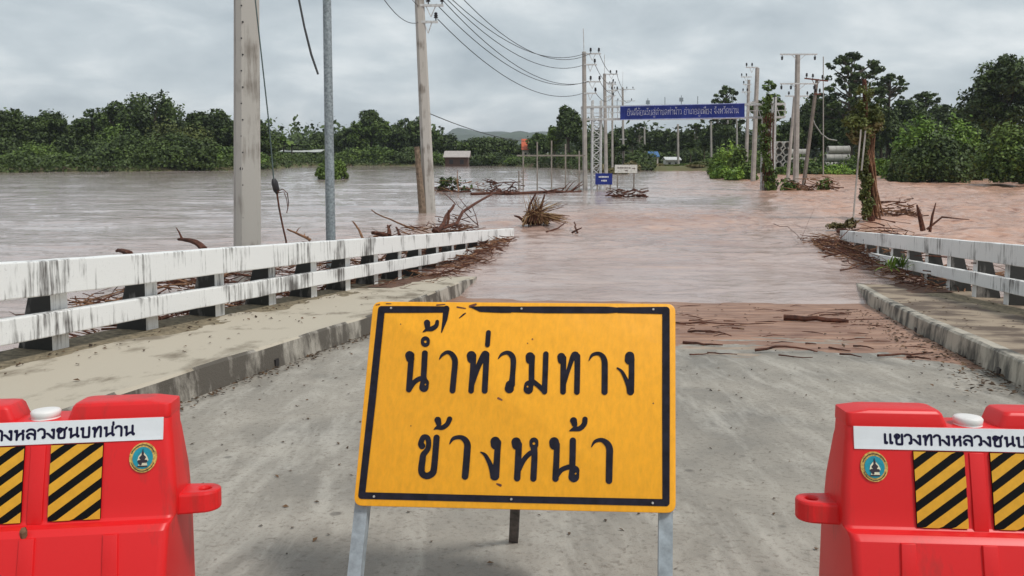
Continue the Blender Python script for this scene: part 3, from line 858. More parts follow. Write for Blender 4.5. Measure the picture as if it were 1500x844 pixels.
BD = [[(559, 453.5, 5), (600, 453.5, 5), (652, 453.5, 4.6)], [(654, 452.5, 4.6), (652, 468, 3.6), (647, 487, 0.8)], [(690, 450, .8), (704, 453, 4.2), (731, 453.6, 4.8)],
      [(733.5, 453.7, 4.8), (747, 453.7, 4.8)], [(750, 453.4, 4.2), (800, 454, 5), (890, 454.3, 5), (902, 454.4, 4)], [(906, 454.5, 4.2), (975.6, 455, 5.4)],
      [(975.6, 455, 5.4), (975.6, 600, 5.6), (975.6, 736.5, 5.2)], [(975.6, 736.5, 5.2), (752, 731.5, 5), (530, 726, 5)], [(530, 726, 5), (545, 590, 5.4), (559, 453.5, 5)],
      [(673, 466, .6), (679, 461, 1.2), (682, 459, .8)]]
link('border', sdf_mesh(BD, [], 0.7, lambda x, y: on_sign(x, y, 0.0022) - S_B), M_ink, sgn)
for px, py in ((573, 451.5), (764, 452.5), (957, 453.5), (548, 727.5), (749, 731.5), (956, 737)):
    mb = MB(S_B)
    c = on_sign(px, py, 0.002)
    mb.tube([c, c + S_N * 0.004], [0.005, 0.0035], 10)
    mb.build('rivet', M_rivet, sgn)
# scuffs and dents in the sheeting: bare chips
chips = [[(689, 449, 2.2), (697, 446, 1.5)], [(730, 583.5, 1.6), (735, 586, 1.2)], [(728, 709, 1.2), (733, 711, 2)], [(780, 497, 1.2)], [(957, 591, 1.1)], [(587, 475, .9)], [(602, 624, .9)], [(773, 503, .9)], [(533, 702, 1.4), (530, 706, 2)], [(551, 447, .7), (556, 446, .9)], [(566, 445, .8), (573, 445, .6)], [(640, 447, 1), (652, 446, .7)], [(670, 450, 1.2), (682, 452, .8)]]
cp_ = link('chipped_paint', sdf_mesh(chips, [], 0.5, lambda x, y: on_sign(x, y, 0.0012) - S_B), M_rust, sgn)
tag(cp_, kind='stuff')
# A-frame: two front legs in the plane of the board, a prop behind, cross bars
def leg_foot(a, b):
    """follow the line through pixels a-b down the board's plane to the deck"""
    p, q = on_sign(*a, -0.03), on_sign(*b, -0.03)
    d = (q - p).normalized()
    t = 0.0
    for _ in range(80):
        r_ = p + d * t
        t += (r_.z - road_z(r_.x, r_.y)) * 0.7
    return p, p + d * t
fl = leg_foot((535, 742), (520, 844)); fr = leg_foot((979, 754), (977.5, 844))
for (p, f), topx in ((fl, (555, 470)), (fr, (978, 470))):
    top = on_sign(*topx, -0.03)
    mb = MB(S_B)
    ax = (f - top).normalized()
    mb.bar(top, f, 0.05, 0.005, S_N)
    side = ax.cross(S_N).normalized() * (0.0225 if p.x > 0 else -0.0225)
    mb.bar(top - S_N * 0.024 + side, f - S_N * 0.024 + side, 0.005, 0.045, S_N)
    mb.build('leg', M_leg, sgn)
foot = at_deck(752, 795)
ptop = on_sign(764, 500, -0.05)
mb = MB(S_B)
mb.bar(ptop, foot, 0.045, 0.005, S_N); mb.bar(ptop + Vector((0.02, 0.02, 0)), foot + Vector((0.02, 0.02, 0)), 0.005, 0.04, S_N)
mb.build('prop_leg', plain('dark prop steel', (0.12, 0.105, 0.10), 0.6, 0.2, scale=15, var=0.3), sgn)
mb = MB(S_B)
for yy in (500, 700):
    mb.bar(on_sign(550, yy, -0.05), on_sign(980, yy + 3, -0.05), 0.03, 0.03, S_N)
mb.build('cross_bar', M_leg, sgn)

# ================================================================== WATER-FILLED BARRIERS
M_red = streaked('red moulded plastic', (0.70, 0.010, 0.012), (0.30, 0.03, 0.022), 0.45, (5, 5, 1.2), rough=0.42, speck=0.10, bump=0.03)
M_white = plain('white sticker', (0.74, 0.77, 0.80), 0.4, scale=8, var=0.03)
M_cap = plain('white plastic cap', (0.78, 0.76, 0.74), 0.5, var=0.05)
M_black = plain('black sheet', (0.004, 0.004, 0.005), 0.6, var=0.1, spec=0.15)
M_amber = plain('amber sheet', (0.72, 0.36, 0.02), 0.45, scale=40, var=0.05)
M_navy = plain('navy ink', (0.008, 0.007, 0.035), 0.6, var=0.1, spec=0.2)
M_teal = plain('teal print', (0.01, 0.27, 0.36), 0.45, scale=50, var=0.1)
M_gold = plain('gold print', (0.62, 0.40, 0.10), 0.45, scale=120, var=0.3)
M_seal = plain('dark print', (0.03, 0.02, 0.03), 0.5)
M_cream = plain('cream print', (0.72, 0.66, 0.5), 0.5)
def rrect(L, T, z, r, k=5):
    r = min(r, L * 0.95, T * 0.95)
    out = []
    for sx, sy, a0 in ((1, 1, 0), (-1, 1, 90), (-1, -1, 180), (1, -1, 270)):
        for j in range(k + 1):
            a = R(a0 + 90 * j / k)
            out.append(Vector((sx * (L - r) + r * math.cos(a), sy * (T - r) + r * math.sin(a), z)))
    return out
H_B = 0.98
def fy(z):
    """front face y of the barrier at height z"""
    return -float(np.interp(z, [0, 0.08, 0.585, 0.60, 0.94, 1.0], [0.25, 0.25, 0.172, 0.135, 0.105, 0.10]))
def make_barrier(label):
    t = empty('water_barrier', (0, 0, 0), label, 'barrier', 'red plastic barriers')
    mb = MB()
    lv = [(0.0, .415, .235), (0.03, .43, .25), (0.09, .432, .25), (.575, .442, .174), (.597, .446, .155), (.604, .450, .128), (.612, .452, .120),
          (.66, .452, .112), (.72, .449, .104), (.855, .432, .080), (.875, .428, .077), (.922, .427, .072)]
    mb.loft([rrect(L, T, z, 0.03) for z, L, T in lv])
    # raised shoulders either side of the filler notch
    for s in (-1, 1):
        def ring(x0, x1, T, z, r=0.012):
            c, h = (x0 + x1) / 2, abs(x1 - x0) / 2
            return [p + Vector((c, 0, 0)) for p in rrect(h, T, z, r, 4)]
        a = 0.082
        mb.loft([ring(s * a, s * .427, .072, .918, .02), ring(s * (a + .006), s * .427, .072, .932, .02), ring(s * (a + .018), s * .426, .069, .966, .02), ring(s * (a + .026), s * .37, .063, .976, .02), ring(s * (a + .04), s * .36, .050, .98, .02)])
        mb.loft([ring(s * .30, s * .4265, .069, .94, .02), ring(s * .30, s * .4255, .067, .957, .02), ring(s * .305, s * .418, .060, .966, .02)])
    # ribs down the flared skirt, front and back
    for f in (1, -1):
        for x in (-.262, 0.0, .262):
            zs = np.linspace(0.07, 0.575, 6)
            for i in range(1):
                rings = []
                for z in zs:
                    w = 0.028 + 0.012 * (0.575 - z)
                    y = f * float(np.interp(z, [0.07, .575], [.2495, .1735]))
                    rings.append([Vector((x * (1 + .1 * (0.575 - z)) - w, y + f * -.02, z)), Vector((x * (1 + .1 * (0.575 - z)) - w * .82, y + f * .009, z)), Vector((x * (1 + .1 * (0.575 - z)) + w * .82, y + f * .009, z)), Vector((x * (1 + .1 * (0.575 - z)) + w, y + f * -.02, z))])
                mb.loft(rings)
        # shallow raised column between the two hazard sheets
        mb.loft([[Vector((-.028, f * .06, z)), Vector((-.024, f * (y + .004), z)), Vector((.024, f * (y + .004), z)), Vector((.028, f * .06, z))] for z, y in ((.606, .124), (.70, .108), (.836, .0835))])
    mb.build('body', M_red, t, bevel=0.006, seg=2, smooth=True, angle=50)
    # coupling lugs with a pin hole, one per end
    for s in (-1, 1):
        bm = bmesh.new()
        outer = [Vector((s * .43, -.066, 0)), Vector((s * .43, .066, 0))] + [Vector((s * (.522 + .058 * math.cos(a)), .058 * math.sin(a), 0)) for a in np.linspace(R(90), R(-90), 14)]
        inner = [Vector((s * (.525 + .021 * math.cos(a)), .021 * math.sin(a), 0)) for a in np.linspace(0, 2 * math.pi, 14, endpoint=False)]
        def loop(z, pts, k=1.0):
            return [bm.verts.new((p.x, p.y, z)) for p in pts]
        rows = {}
        for nm, pts in (('o', outer), ('i', inner)):
            for z in (.588, .658):
                rows[nm, z] = loop(z, pts)
        for nm in 'oi':
            a, b = rows[nm, .588], rows[nm, .658]
            for i in range(len(a)):
                bm.faces.new((a[i], a[(i + 1) % len(a)], b[(i + 1) % len(a)], b[i]))
        for z in (.588, .658):
            es = []
            for nm in 'oi':
                r_ = rows[nm, z]
                es += [bm.edges.get((r_[i], r_[(i + 1) % len(r_)])) for i in range(len(r_))]
            bmesh.ops.triangle_fill(bm, use_beauty=True, use_dissolve=False, edges=es)
        bmesh.ops.recalc_face_normals(bm, faces=bm.faces)
        es = [e for e in bm.edges if len(e.link_faces) == 2 and e.calc_face_angle(0) > R(60)]
        bmesh.ops.bevel(bm, geom=es, offset=0.009, segments=2, affect='EDGES', profile=.5, clamp_overlap=True)
        me = bpy.data.meshes.new('lug'); bm.to_mesh(me); bm.free()
        link('coupling_lug', me, M_red, t)
    # filler cap in the notch
    mb = MB()
    mb.lathe((0, -0.026, 0), [(.040, .918), (.046, .921), (.044, .927), (.046, .929), (.048, .945), (.043, .952), (.028, .954)], 24)
    mb.build('filler_cap', M_cap, t, smooth=True, angle=50)
    # white name strip, its lettering, hazard sheets and the round seals: flat sheets on the front face
    def front(x, z, lift):
        y = float(np.interp(z, [.604, .612, .70, .74, .855, .875, .922], [.128, .120, .108, .102, .080, .077, .072]))
        return Vector((x, -y - lift, z))
    mb = MB()
    z0, z1 = .842, .920
    mb.loft([[front(-.406, z, .0), front(-.406, z, .0035), front(.406, z, .0035), front(.406, z, .0)] for z in (z0, .855, .875, z1)])
    nb = mb.build('name_strip', M_white, t)
    st, w = thai('แขวงทางหลวงชนบทน่าน'.replace('แ', 'เเ'), 0.105, 0.14)
    hgt = 0.0335
    sx = 0.615 / w
    st = [[(x * sx - .3075, z * hgt + .861, r * (hgt + sx) / 2) for x, z, r in s] for s in st]
    link('lettering', sdf_mesh(st, [], 0.0011, lambda x, z: front(x, z, .0045)), M_navy, nb)
    for xc in (-.127, .127):
        x0, x1, z0, z1 = xc - .084, xc + .084, .607, .838
        mb = MB()
        mb.loft([[front(x0, z, 0), front(x0, z, .0065), front(x1, z, .0065), front(x1, z, 0)] for z in (.613, .70, .74, z1)])
        sh = mb.build('hazard_sheet', M_black, t)
        # amber diagonals, clipped to the sheet
        mb = MB()
        slope, per = 0.66, 0.0625
        k = -4
        for k in range(-4, 9):
            poly = []
            zc = .613 + k * per + .012
            band = []
            xs = np.linspace(x0, x1, 13)
            lo = [min(max(zc + (x - x0) * slope, .613), z1) for x in xs]
            hi = [min(max(zc + .034 + (x - x0) * slope, .613), z1) for x in xs]
            for i in range(12):
                if hi[i] - lo[i] > 1e-5 or hi[i + 1] - lo[i + 1] > 1e-5:
                    q = [(xs[i], lo[i]), (xs[i + 1], lo[i + 1]), (xs[i + 1], hi[i + 1]), (xs[i], hi[i])]
                    u = []
                    for p in q:
                        if not u or (abs(p[0] - u[-1][0]) + abs(p[1] - u[-1][1])) > 1e-6: u.append(p)
                    if abs(u[0][0] - u[-1][0]) + abs(u[0][1] - u[-1][1]) < 1e-6: u.pop()
                    if len(u) > 2: mb._add([front(a, b, .0078) for a, b in u], [tuple(range(len(u)))])
        mb.build('amber_stripe', M_amber, sh)
    for xc in (-.343, .343):
        mb = MB()
        c = front(xc, .789, .002)
        nrm = Vector((0, -1, -.1)).normalized()
        e1 = Vector((1, 0, 0)); e2 = (front(xc, .80, 0) - front(xc, .77, 0)).normalized()
        def disc(r, lift, n=40): return [c + nrm * -0.0 + Vector((0, -lift, 0)) + (e1 * math.cos(a) + e2 * math.sin(a)) * r for a in np.linspace(0, 2 * math.pi, n, endpoint=False)]
        mb.prism(disc(.0455, .002), (0, .006, 0))
        se = mb.build('seal', M_gold, t)
        def seal_part(name, mat, strokes, lift, holes=()):
            s2 = [[(a * .001, b * .001, r_ * .001) for a, b, r_ in s] for s in strokes]
            link(name, sdf_mesh(s2, [(a * .001, b * .001, r_ * .001) for a, b, r_ in holes], .0009, lambda x, z: c + e1 * x + e2 * z + Vector((0, -lift, 0))), mat, se)
        seal_part('seal_field', M_teal, [[(0, 0, 33.5)]], .0045)
        rim = [[(40 * math.cos(a), 40 * math.sin(a), 1.4), (40 * math.cos(a + .07), 40 * math.sin(a + .07), 1.4)] for a in np.linspace(R(25), R(155), 17)]
        rim += [[(40 * math.cos(a), 40 * math.sin(a), 1.4), (40 * math.cos(a + .09), 40 * math.sin(a + .09), 1.2)] for a in np.linspace(R(205), R(330), 15)]
        seal_part('seal_rim_text', M_seal, rim, .0035)
        seal_part('seal_halo', M_cream, [[(0, 12, 6), (-9, 2, 6), (-12, -6, 5)], [(0, 12, 6), (9, 2, 6), (14, -6, 5)], [(-10, -22, 4), (12, -22, 4)], [(2, -17, 4), (12, -17, 3)]], .0055)
        seal_part('seal_figure', M_seal, [[(0, 28, .8), (0, 20, 2), (0, 15, 4.2)], [(0, 9, 4), (0, -4, 6)], [(0, 8, 3.5), (-8, 1, 3), (-4, -4, 2.5)], [(0, 8, 3.5), (8, 2, 3), (5, -3, 2.5)], [(-12, -10, 4.5), (12, -10, 4.5)], [(-9, -15, 4), (-6, -18, 4)], [(-15, -25, 2), (15, -25, 2)]], .0065)
    for ch in [c for c in t.children] + [g for c in t.children for g in c.children]:
        n_ = len(ch.data.vertices)
        co = np.empty(n_ * 3, dtype=np.float32); ch.data.vertices.foreach_get('co', co)
        co = co.reshape(-1, 3); co[:, 2] = np.interp(co[:, 2], [0, .09, .604, .838, .98], [0, .09, .543, .800, .936])
        ch.data.vertices.foreach_set('co', co.ravel()); ch.data.update()
    return t
bar1 = make_barrier('red barrier beside the sandy walkway with a dry leaf clinging to its front')
bar2 = copy_tree(bar1)
bar2['label'] = 'red barrier in front of the brown walkway side, without any leaf stuck to its front'
def place_barrier(b, px, yaw, yy):
    fz = road_z(0, yy) + .70
    d_ = ray(px, 690)
    x = d_.x / d_.y * (yy - 0.09)
    b.location = (x, yy, road_z(x, yy))
    b.rotation_euler = (-math.atan(0.0752), 0, R(yaw))
place_barrier(bar1, 40, 7, 2.75)
place_barrier(bar2, 1446, -3.5, 2.75)

# ================================================================== UTILITY POLES AND WIRES
def pole(name, base_px, top_px, Y, wb, wt, label, mat, group=None, arms=(), spike=None, sides=4, yaw=25, below=1.2, arm_mat=None):
    """shaft leaning from base pixel to top pixel at depth Y; arms: (py, px0, px1, pixels of insulators, down?)"""
    b = at_y(*base_px, Y); tp = at_y(*top_px, Y)
    if Y > 60 and wb > .3: wb, wt = wb * .82, wt * .8
    b0 = Vector((b.x, b.y, 0.0))
    t = empty(name, b0, label, 'pole', group)
    mb = MB(b0)
    d = (tp - b).normalized()
    lo = b - d * ((b.z + below) / max(d.z, .3))
    rings = []
    for k in range(7):
        u = k / 6
        c = lo.lerp(tp, u)
        r = (wb + (wt - wb) * u) * 0.5
        if sides == 4:
            q = [(1, .62), (.62, 1), (-.62, 1), (-1, .62), (-1, -.62), (-.62, -1), (.62, -1), (1, -.62)]
        else:
            q = [(math.cos(2 * math.pi * i / 14), math.sin(2 * math.pi * i / 14)) for i in range(14)]
        ca, sa = math.cos(R(yaw)), math.sin(R(yaw))
        rings.append([c + Vector((x * ca - y_ * sa, x * sa + y_ * ca, 0)) * r for x, y_ in q])
    mb.loft(rings)
    mb.build('shaft', mat, t, smooth=(sides != 4))
    if spike:
        mb = MB(b0); mb.tube([tp - d * .2, at_y(*spike, Y)], 0.035, 6); mb.build('earth_rod', M_steel_w, t)
    for arm in arms:
        py, x0, x1, ins = arm[:4]
        down = arm[4] if len(arm) > 4 else False
        py1 = arm[5] if len(arm) > 5 else py
        a, c = at_y(x0, py, Y) - Vector((0, wt * .4, 0)), at_y(x1, py1, Y) - Vector((0, wt * .4, 0))
        mb = MB(b0); mb.bar(a, c, 0.11, 0.11)
        if abs(x1 - x0) > 25 * 67 / Y * .6:
            m_ = (a + c) / 2
            mb.bar(a.lerp(c, .3), m_ - Vector((0, -.05, .55)), 0.04); mb.bar(a.lerp(c, .7), m_ - Vector((0, -.05, .55)), 0.04)
        am = mb.build('crossarm', arm_mat or M_steel_w, t)
        for ix in ins:
            p = a.lerp(c, (ix - x0) / (x1 - x0))
            mb = MB(b0)
            s = -1 if down else 1
            mb.lathe(p + Vector((0, 0, s * .05)), [(.03, 0), (.03, s * .12), (.10, s * .14), (.11, s * .18), (.06, s * .2), (.10, s * .24), (.10, s * .28), (.06, s * .3), (.085, s * .34), (.085, s * .38), (.04, s * .42)], 8)
            mb.build('insulator', M_dark, am)
    return t
pole('utility_pole', (362.5, 430), (360.5, -160), 14.5, .45, .37, 'thick square concrete pole with a groove, rising just behind the near railing', M_pole, 'concrete poles on the smooth water side', yaw=28)
_tp = next(o for o in COL.objects if o.name == 'utility_pole')
for k in range(15):
    u = k / 14
    px, py = 353.5 + (k % 2) * 2.0, 8 + u * 335
    c = at_y(px, py, 14.5 - .235)
    mb = MB(_tp.location); mb.tube([c + Vector((0, .03, 0)), c - Vector((0, .004, 0))], .013 if k != 10 else .03, 8)
    mb.build('bolt_hole', M_dark, _tp)
pole('lamp_column', (486, 440), (476.5, -150), 16, .205, .15, 'slim round galvanised column behind the railing, dark at its foot', M_galv, sides=14)
pole('utility_pole', (629, 310), (612, -48), 41.4, .62, .42, 'tall concrete pole standing in the water beyond the railing, carrying short crossarms', M_pole, 'concrete poles on the smooth water side', yaw=12,
     arms=((9, 613, 650, (628, 648)), (33, 613, 642, (639,)), (-30, 610, 648, (626, 645)), (-12, 611, 640, (637,))))
mb = MB(at_y(619, 312, 41))
mb.tube([at_y(619.5, 318, 41), at_y(615, 265, 41), at_y(610.5, 215, 41)], [.2, .16, .13], 8)
o = mb.build('wooden_post', plain('weathered stake', (.20, .145, .10), .9, scale=6, var=.3), None, smooth=True); o.location = at_y(619, 312, 41)
tag(o, 'brown leaning wooden post beside the tall concrete pole with crossarms', 'post')
GL = 'line of concrete poles along the road'
pole('utility_pole', (857, 278), (855.5, 76), 67, .46, .36, 'concrete pole with a tall rod on top beside the blue banner gantry', M_pole_far, GL, spike=(854.5, 42), yaw=5,
     arms=((79, 855, 880, (865, 877)), (95, 855, 874, (871,)), (120, 855, 880, (865, 878)), (137, 855, 874, (872,))))
pole('utility_pole', (888, 262), (885.5, 108), 96, .5, .4, 'concrete pole second in its line, seen just behind the gantry lattice tower', M_pole_far, GL, spike=(885.5, 80), yaw=5,
     arms=((109, 886, 905, (894, 903)), (122, 886, 900, (898,)), (133, 886, 905, (896, 904)), (142, 886, 900, (898,))))
pole('utility_pole', (913, 234), (912, 128), 150, .5, .4, 'H shaped pair of distant poles with crossarms standing left of the blue banner', M_pole_far, GL, spike=(912.5, 105), yaw=5,
     arms=((131, 898, 930, (900, 918, 927)), (148, 900, 930, (905, 925)), (204, 907, 918, ())))
pole('utility_pole', (897, 250), (897, 120), 130, .4, .3, 'slender pole between the gantry tower and the H shaped pair', M_pole_far, GL, yaw=5, arms=((124, 890, 903, (893, 901)), (140, 891, 902, ())))
for i, (px, t_, b_, Y) in enumerate(((944, 186, 222, 190), (993, 182, 250, 150), (1041.5, 178, 240, 160), (1066, 176, 205, 200), (1079, 172, 206, 185))):
    pole('utility_pole', (px + .5, b_), (px, t_), Y, .5, .4, 'plain far pole seen under the banner across the dark plantation', M_pole_far, 'plain far poles under the banner', yaw=5, below=3)
pole('utility_pole', (1092.6, 256), (1097, 117), 108, .5, .4, 'concrete pole with three left reaching crossarms, behind the taller one beside the road', M_pole_far, 'poles on the bushy road edge', yaw=5,
     arms=((113, 1085, 1101, (1086, 1093)), (124, 1088, 1100, (1089,)), (135, 1086, 1100, (1088, 1094))))
pole('utility_pole', (1103, 266), (1109.5, 100), 87, .56, .46, 'stout concrete pole leaning gently beside the road bushes, crossarm near its tip', M_pole_far, 'poles on the bushy road edge', yaw=5,
     arms=((99, 1092, 1110, (1093, 1101)), (150, 1096, 1107, ())))
pole('utility_pole', (1165.5, 277), (1168.5, 79), 69, .52, .42, 'tall T shaped pole with two wide crossarms standing in the rough brown water', M_pole_far, 'poles in the rough brown water', yaw=5,
     arms=((80, 1142, 1196, (1145, 1193), True), (123, 1142, 1196, (1144, 1158, 1192), True)))
pole('utility_pole', (1153.5, 268), (1164, 140), 82, .38, .3, 'thin leaning pole just behind the tall T shaped one', M_pole_far, 'poles in the rough brown water', yaw=5, arms=((141, 1150, 1184, (1155, 1182)),))
pole('utility_pole', (1177, 272), (1197, 116), 71, .36, .3, 'dark leaning pole with a rusty crossarm and a sagging wire loop', plain('dark weathered pole', (0.20, 0.17, 0.145), 0.9, scale=2), 'poles in the rough brown water', yaw=5, arm_mat=M_rust,
     arms=((115, 1178, 1212, (1181, 1190, 1204), False, 119), (138, 1192, 1202, (1194, 1200))))
pole('utility_pole', (1206, 240), (1206, 83), 110, .16, .12, 'very thin rod sticking up in front of the tall layered tree', M_pole_far, 'poles in the rough brown water', sides=14)

def wire(pts, sag, label, group='overhead wires', r=0.022, n=18, name='power_line'):
    a, b = pts
    P = []
    for i in range(n + 1):
        t = i / n
        p = a.lerp(b, t); p.z -= sag * 4 * t * (1 - t)
        P.append(p)
    mb = MB(a); mb.tube(P, r, 5)
    o = mb.build(name, M_wire, None, smooth=True); o.location = a
    return tag(o, label, 'wire', group)
LW = 'black overhead wire sagging between the tall water pole and the gantry poles'
for a, b, s in (((641, 28), (853, 137), 1.5), ((639, 6), (855, 121), 1.5), ((650, 2), (862, 119.5), 1.55), ((640, -16), (853, 96), 1.5), ((626, -36), (858, 78), 1.7), ((646, -37), (866, 78), 1.9)):
    wire((at_y(*a, 41.2), at_y(*b, 66.8)), s, LW, 'wires from the water pole to the gantry')
LW2 = 'black overhead wire leaving the tall water pole towards the picture top'
for b, a, s in (((613, 9), (362, -560), 1.0), ((613, 33), (372, -440), 1.6), ((612, -4), (352, -640), .6)):
    wire((at_y(*a, 14.5), at_y(*b, 41.3)), s, LW2, 'wires above the near railing', r=.016)
LW3 = 'thin wire between the first poles of the road line'
for a, b in (((877, 77), (903, 107)), ((871, 93), (898, 120)), ((878, 118), (904, 131)), ((872, 135), (898, 140))):
    wire((at_y(*a, 67), at_y(*b, 96)), .7, LW3, 'thin wires of the road line', r=.025)
for a, b in (((903, 107), (918, 130)), ((904, 131), (925, 147))):
    wire((at_y(*a, 96), at_y(*b, 150)), .9, LW3, 'thin wires of the road line', r=.03)
wire((at_y(628, 166, 41.4), at_y(768, 207, 67)), .25, 'lower black cable slanting from the tall water pole towards the steel frame', r=.025)
# cable with a splice hanging beside the thick pole, and the loose end of another
hp = [at_y(x, y, 13.6) for x, y in ((366, -60), (374, 0), (384, 90), (394, 180), (401, 262))]
base = at_y(401, 262, 13.6)
t = empty('hanging_cable', base, 'thin torn cable with a small dark splice hanging beside the thick square pole', 'cable', 'torn cables')
mb = MB(base); mb.tube(hp, .012, 5); mb.build('cable', plain('blue green cable', (0.07, 0.10, 0.095), 0.6), t)
mb = MB(base); mb.tube([at_y(401, 262, 13.6), at_y(402, 267, 13.6), at_y(405, 279, 13.6), at_y(406, 284, 13.6)], [.03, .055, .055, .02], 8); mb.build('splice', M_dark, t, smooth=True)
mb = MB(base)
mb.tube([at_y(x, y, 13.6) for x, y in ((406, 284), (409, 305), (414, 330), (419, 352), (421, 372))], .016, 5)
mb.tube([at_y(x, y, 13.55) for x, y in ((406, 281), (414, 277), (421, 283), (423, 298), (420, 312))], .008, 5)
mb.tube([at_y(x, y, 13.5) for x, y in ((407, 283), (416, 281), (420, 292), (422, 306))], .007, 5)
mb.build('frayed_end', M_wood, t)
mb = MB(); mb.tube([at_y(x, y, 15) for x, y in ((432, -40), (438, 0), (446, 40), (456, 80), (466, 109))], [.02, .02, .02, .022, .02], 6)
tag(mb.build('hanging_cable', M_wire, None, smooth=True), 'short black cable end dangling free above the smooth water', 'cable', 'torn cables')
# wire loop on the leaning pole
mb = MB(); mb.tube([at_y(x, y, 71) for x, y in ((1190, 172), (1194, 183), (1203, 196), (1214, 204), (1226, 206))], .05, 5)
tag(mb.build('slack_cable', plain('pale cable', (.3, .31, .29), .7), None), 'pale slack cable drooping from the dark leaning pole into the trees', 'cable')

# ================================================================== GANTRY OVER THE ROAD
YG = 67.0
gb = at_y(873.5, 278, YG); gb.z = 0
gan = empty('road_gantry', gb, 'white lattice steel gantry spanning the flooded road and carrying the blue banner', 'gantry')
def tower(xa, xb, ytop, ybot, Y, name='lattice_tower'):
    mb = MB(gb)
    a0, b0 = at_y(xa, ybot, Y), at_y(xb, ybot, Y)
    a0.z = b0.z = -1.2
    zt = at_y(xa, ytop, Y).z
    dpt = Vector((0, (b0.x - a0.x), 0))
    cols = [a0, b0, b0 + dpt, a0 + dpt]
    for c in cols: mb.bar(c, Vector((c.x, c.y, zt)), .14)
    n = 11
    for i in range(4):
        c, d = cols[i], cols[(i + 1) % 4]
        for k in range(n):
            z0, z1 = .1 + (zt - 1.4) * k / n, .1 + (zt - 1.4) * (k + 1) / n
            p, q = (c, d) if k % 2 else (d, c)
            mb.bar(Vector((p.x, p.y, z0)), Vector((q.x, q.y, z1)), .075)
            mb.bar(Vector((c.x, c.y, z1)), Vector((d.x, d.y, z1)), .04)
    mb.build(name, M_steel_w, gan)
tower(867.5, 880, 147, 278, YG)
tower(1119, 1133, 142, 281, YG - 2.5)
mb = MB(gb)
bl, br = at_y(852, 157, YG + .1), at_y(1150, 152, YG - 2.4)
bl2, br2 = at_y(852, 175, YG + .1), at_y(1150, 171.5, YG - 2.4)
for q in (Vector((0, 0, 0)), Vector((0, .7, 0))):
    mb.bar(bl + q, br + q, .15); mb.bar(bl2 + q, br2 + q, .15)
mb.bar(bl.lerp(bl2, .5), br.lerp(br2, .5), .05)
for i in range(23):
    u, u2 = i / 22, min(1, (i + .5) / 22)
    mb.bar(bl.lerp(br, u), bl2.lerp(br2, u), .06)
    mb.bar(bl.lerp(br, u), bl2.lerp(br2, u2), .045)
    mb.bar(bl.lerp(br, u), bl.lerp(br, u) + Vector((0, .7, 0)), .045)
    mb.bar(bl2.lerp(br2, u), bl2.lerp(br2, u) + Vector((0, .7, 0)), .045)
mb.build('truss_beam', M_steel_w, gan)
for px, py in ((949, 144), (974, 142), (998, 140), (1022, 141), (904, 146), (1073, 138)):
    mb = MB(gb); p = at_y(px, 158, YG - .3); mb.bar(p, at_y(px, py, YG - .3), .05)
    if px in (949, 998): mb.box(at_y(px, py + 6, YG - .4), (.28, .2, .3))
    mb.build('lamp_stub', M_galv, gan)
M_banner = plain('royal blue vinyl', (0.003, 0.018, 0.20), 0.5, scale=2, var=0.12)
bc = [at_y(908.5, 156, YG - .75), at_y(1091, 151.5, YG - 2.9), at_y(1091, 172, YG - 2.9), at_y(908.5, 175.5, YG - .75)]
bo = bc[3].copy()
ban = empty('banner', bo, 'blue banner with one line of white lettering hung across the gantry', 'banner')
mb = MB(bo)
nx = 24
rings = []
for i in range(nx + 1):
    u = i / nx
    a, c = bc[0].lerp(bc[1], u), bc[3].lerp(bc[2], u)
    w_ = Vector((0, .04 * math.sin(u * 21) + .03 * math.sin(u * 47), .03 * math.sin(u * 25)))
    rings.append([a + w_, a + w_ + Vector((0, .03, 0)), c + w_ + Vector((0, .03, 0)), c + w_])
mb.loft(rings)
mb.build('sheet', M_banner, ban)
mb = MB(bo)
for a, c in ((bc[0], bc[1]), (bc[3], bc[2])): mb.bar(a + Vector((0, -.08, 0)), c + Vector((0, -.08, 0)), .05)
mb.build('hem', plain('pale blue hem', (.35, .4, .7), .6), ban)
st, w = thai('ยินดีต้อนรับสู่ตำบลท่าน้าว อำเภอภูเพียง จังหวัดน่าน', .062, .12)
ex = (bc[1] - bc[0]); ez = (bc[0] - bc[3])
u0, u1 = .055, .945
st = [[(u0 * 100 + x * (u1 - u0) * 100 / w, y * 4.3 + 3.4, r * 1.3) for x, y, r in s] for s in st]
link('lettering', sdf_mesh(st, [], .12, lambda x, y: bc[3].lerp(bc[2], x / 100) + ez * (y / 11.3) + Vector((0, -.12, 0)) - bo), plain('white vinyl', (.8, .8, .82), .5), ban)

# ================================================================== FRAME, SIGNS, HOUSES, PIPES
fb = at_y(766, 280, 66); fb.z = 0
M_frame = plain('weathered frame steel', (.27, .235, .20), .8, scale=3)
fr_ = empty('steel_frame', fb, 'open frame of thin rusty posts under one long top bar standing in the flood', 'frame')
def fp(px, py, Y=66): return at_y(px, py, Y)
mb = MB(fb); mb.bar(fp(757, 228), fp(857, 228), .12); mb.build('top_bar', M_frame, fr_)
mb = MB(fb); mb.bar(fp(757, 252), fp(770, 252), .05); mb.bar(fp(838, 251), fp(857, 251), .05); mb.build('lower_bar', M_frame, fr_)
for px, t_ in ((766.5, 222), (787, 208), (808, 206), (828.5, 211), (848.5, 221), (760, 250)):
    mb = MB(fb); a = fp(px, 280); a.z = -1; mb.bar(a, fp(px, t_), .11); mb.build('post', M_frame, fr_)
for x0, x1 in ((760, 767), (842, 849)):
    mb = MB(fb)
    for k in range(6):
        y0 = 252 + k * 4.6
        mb.bar(fp(x0 if k % 2 else x1, y0), fp(x1 if k % 2 else x0, y0 + 4.6), .05)
    mb.build('lattice', M_frame, fr_)
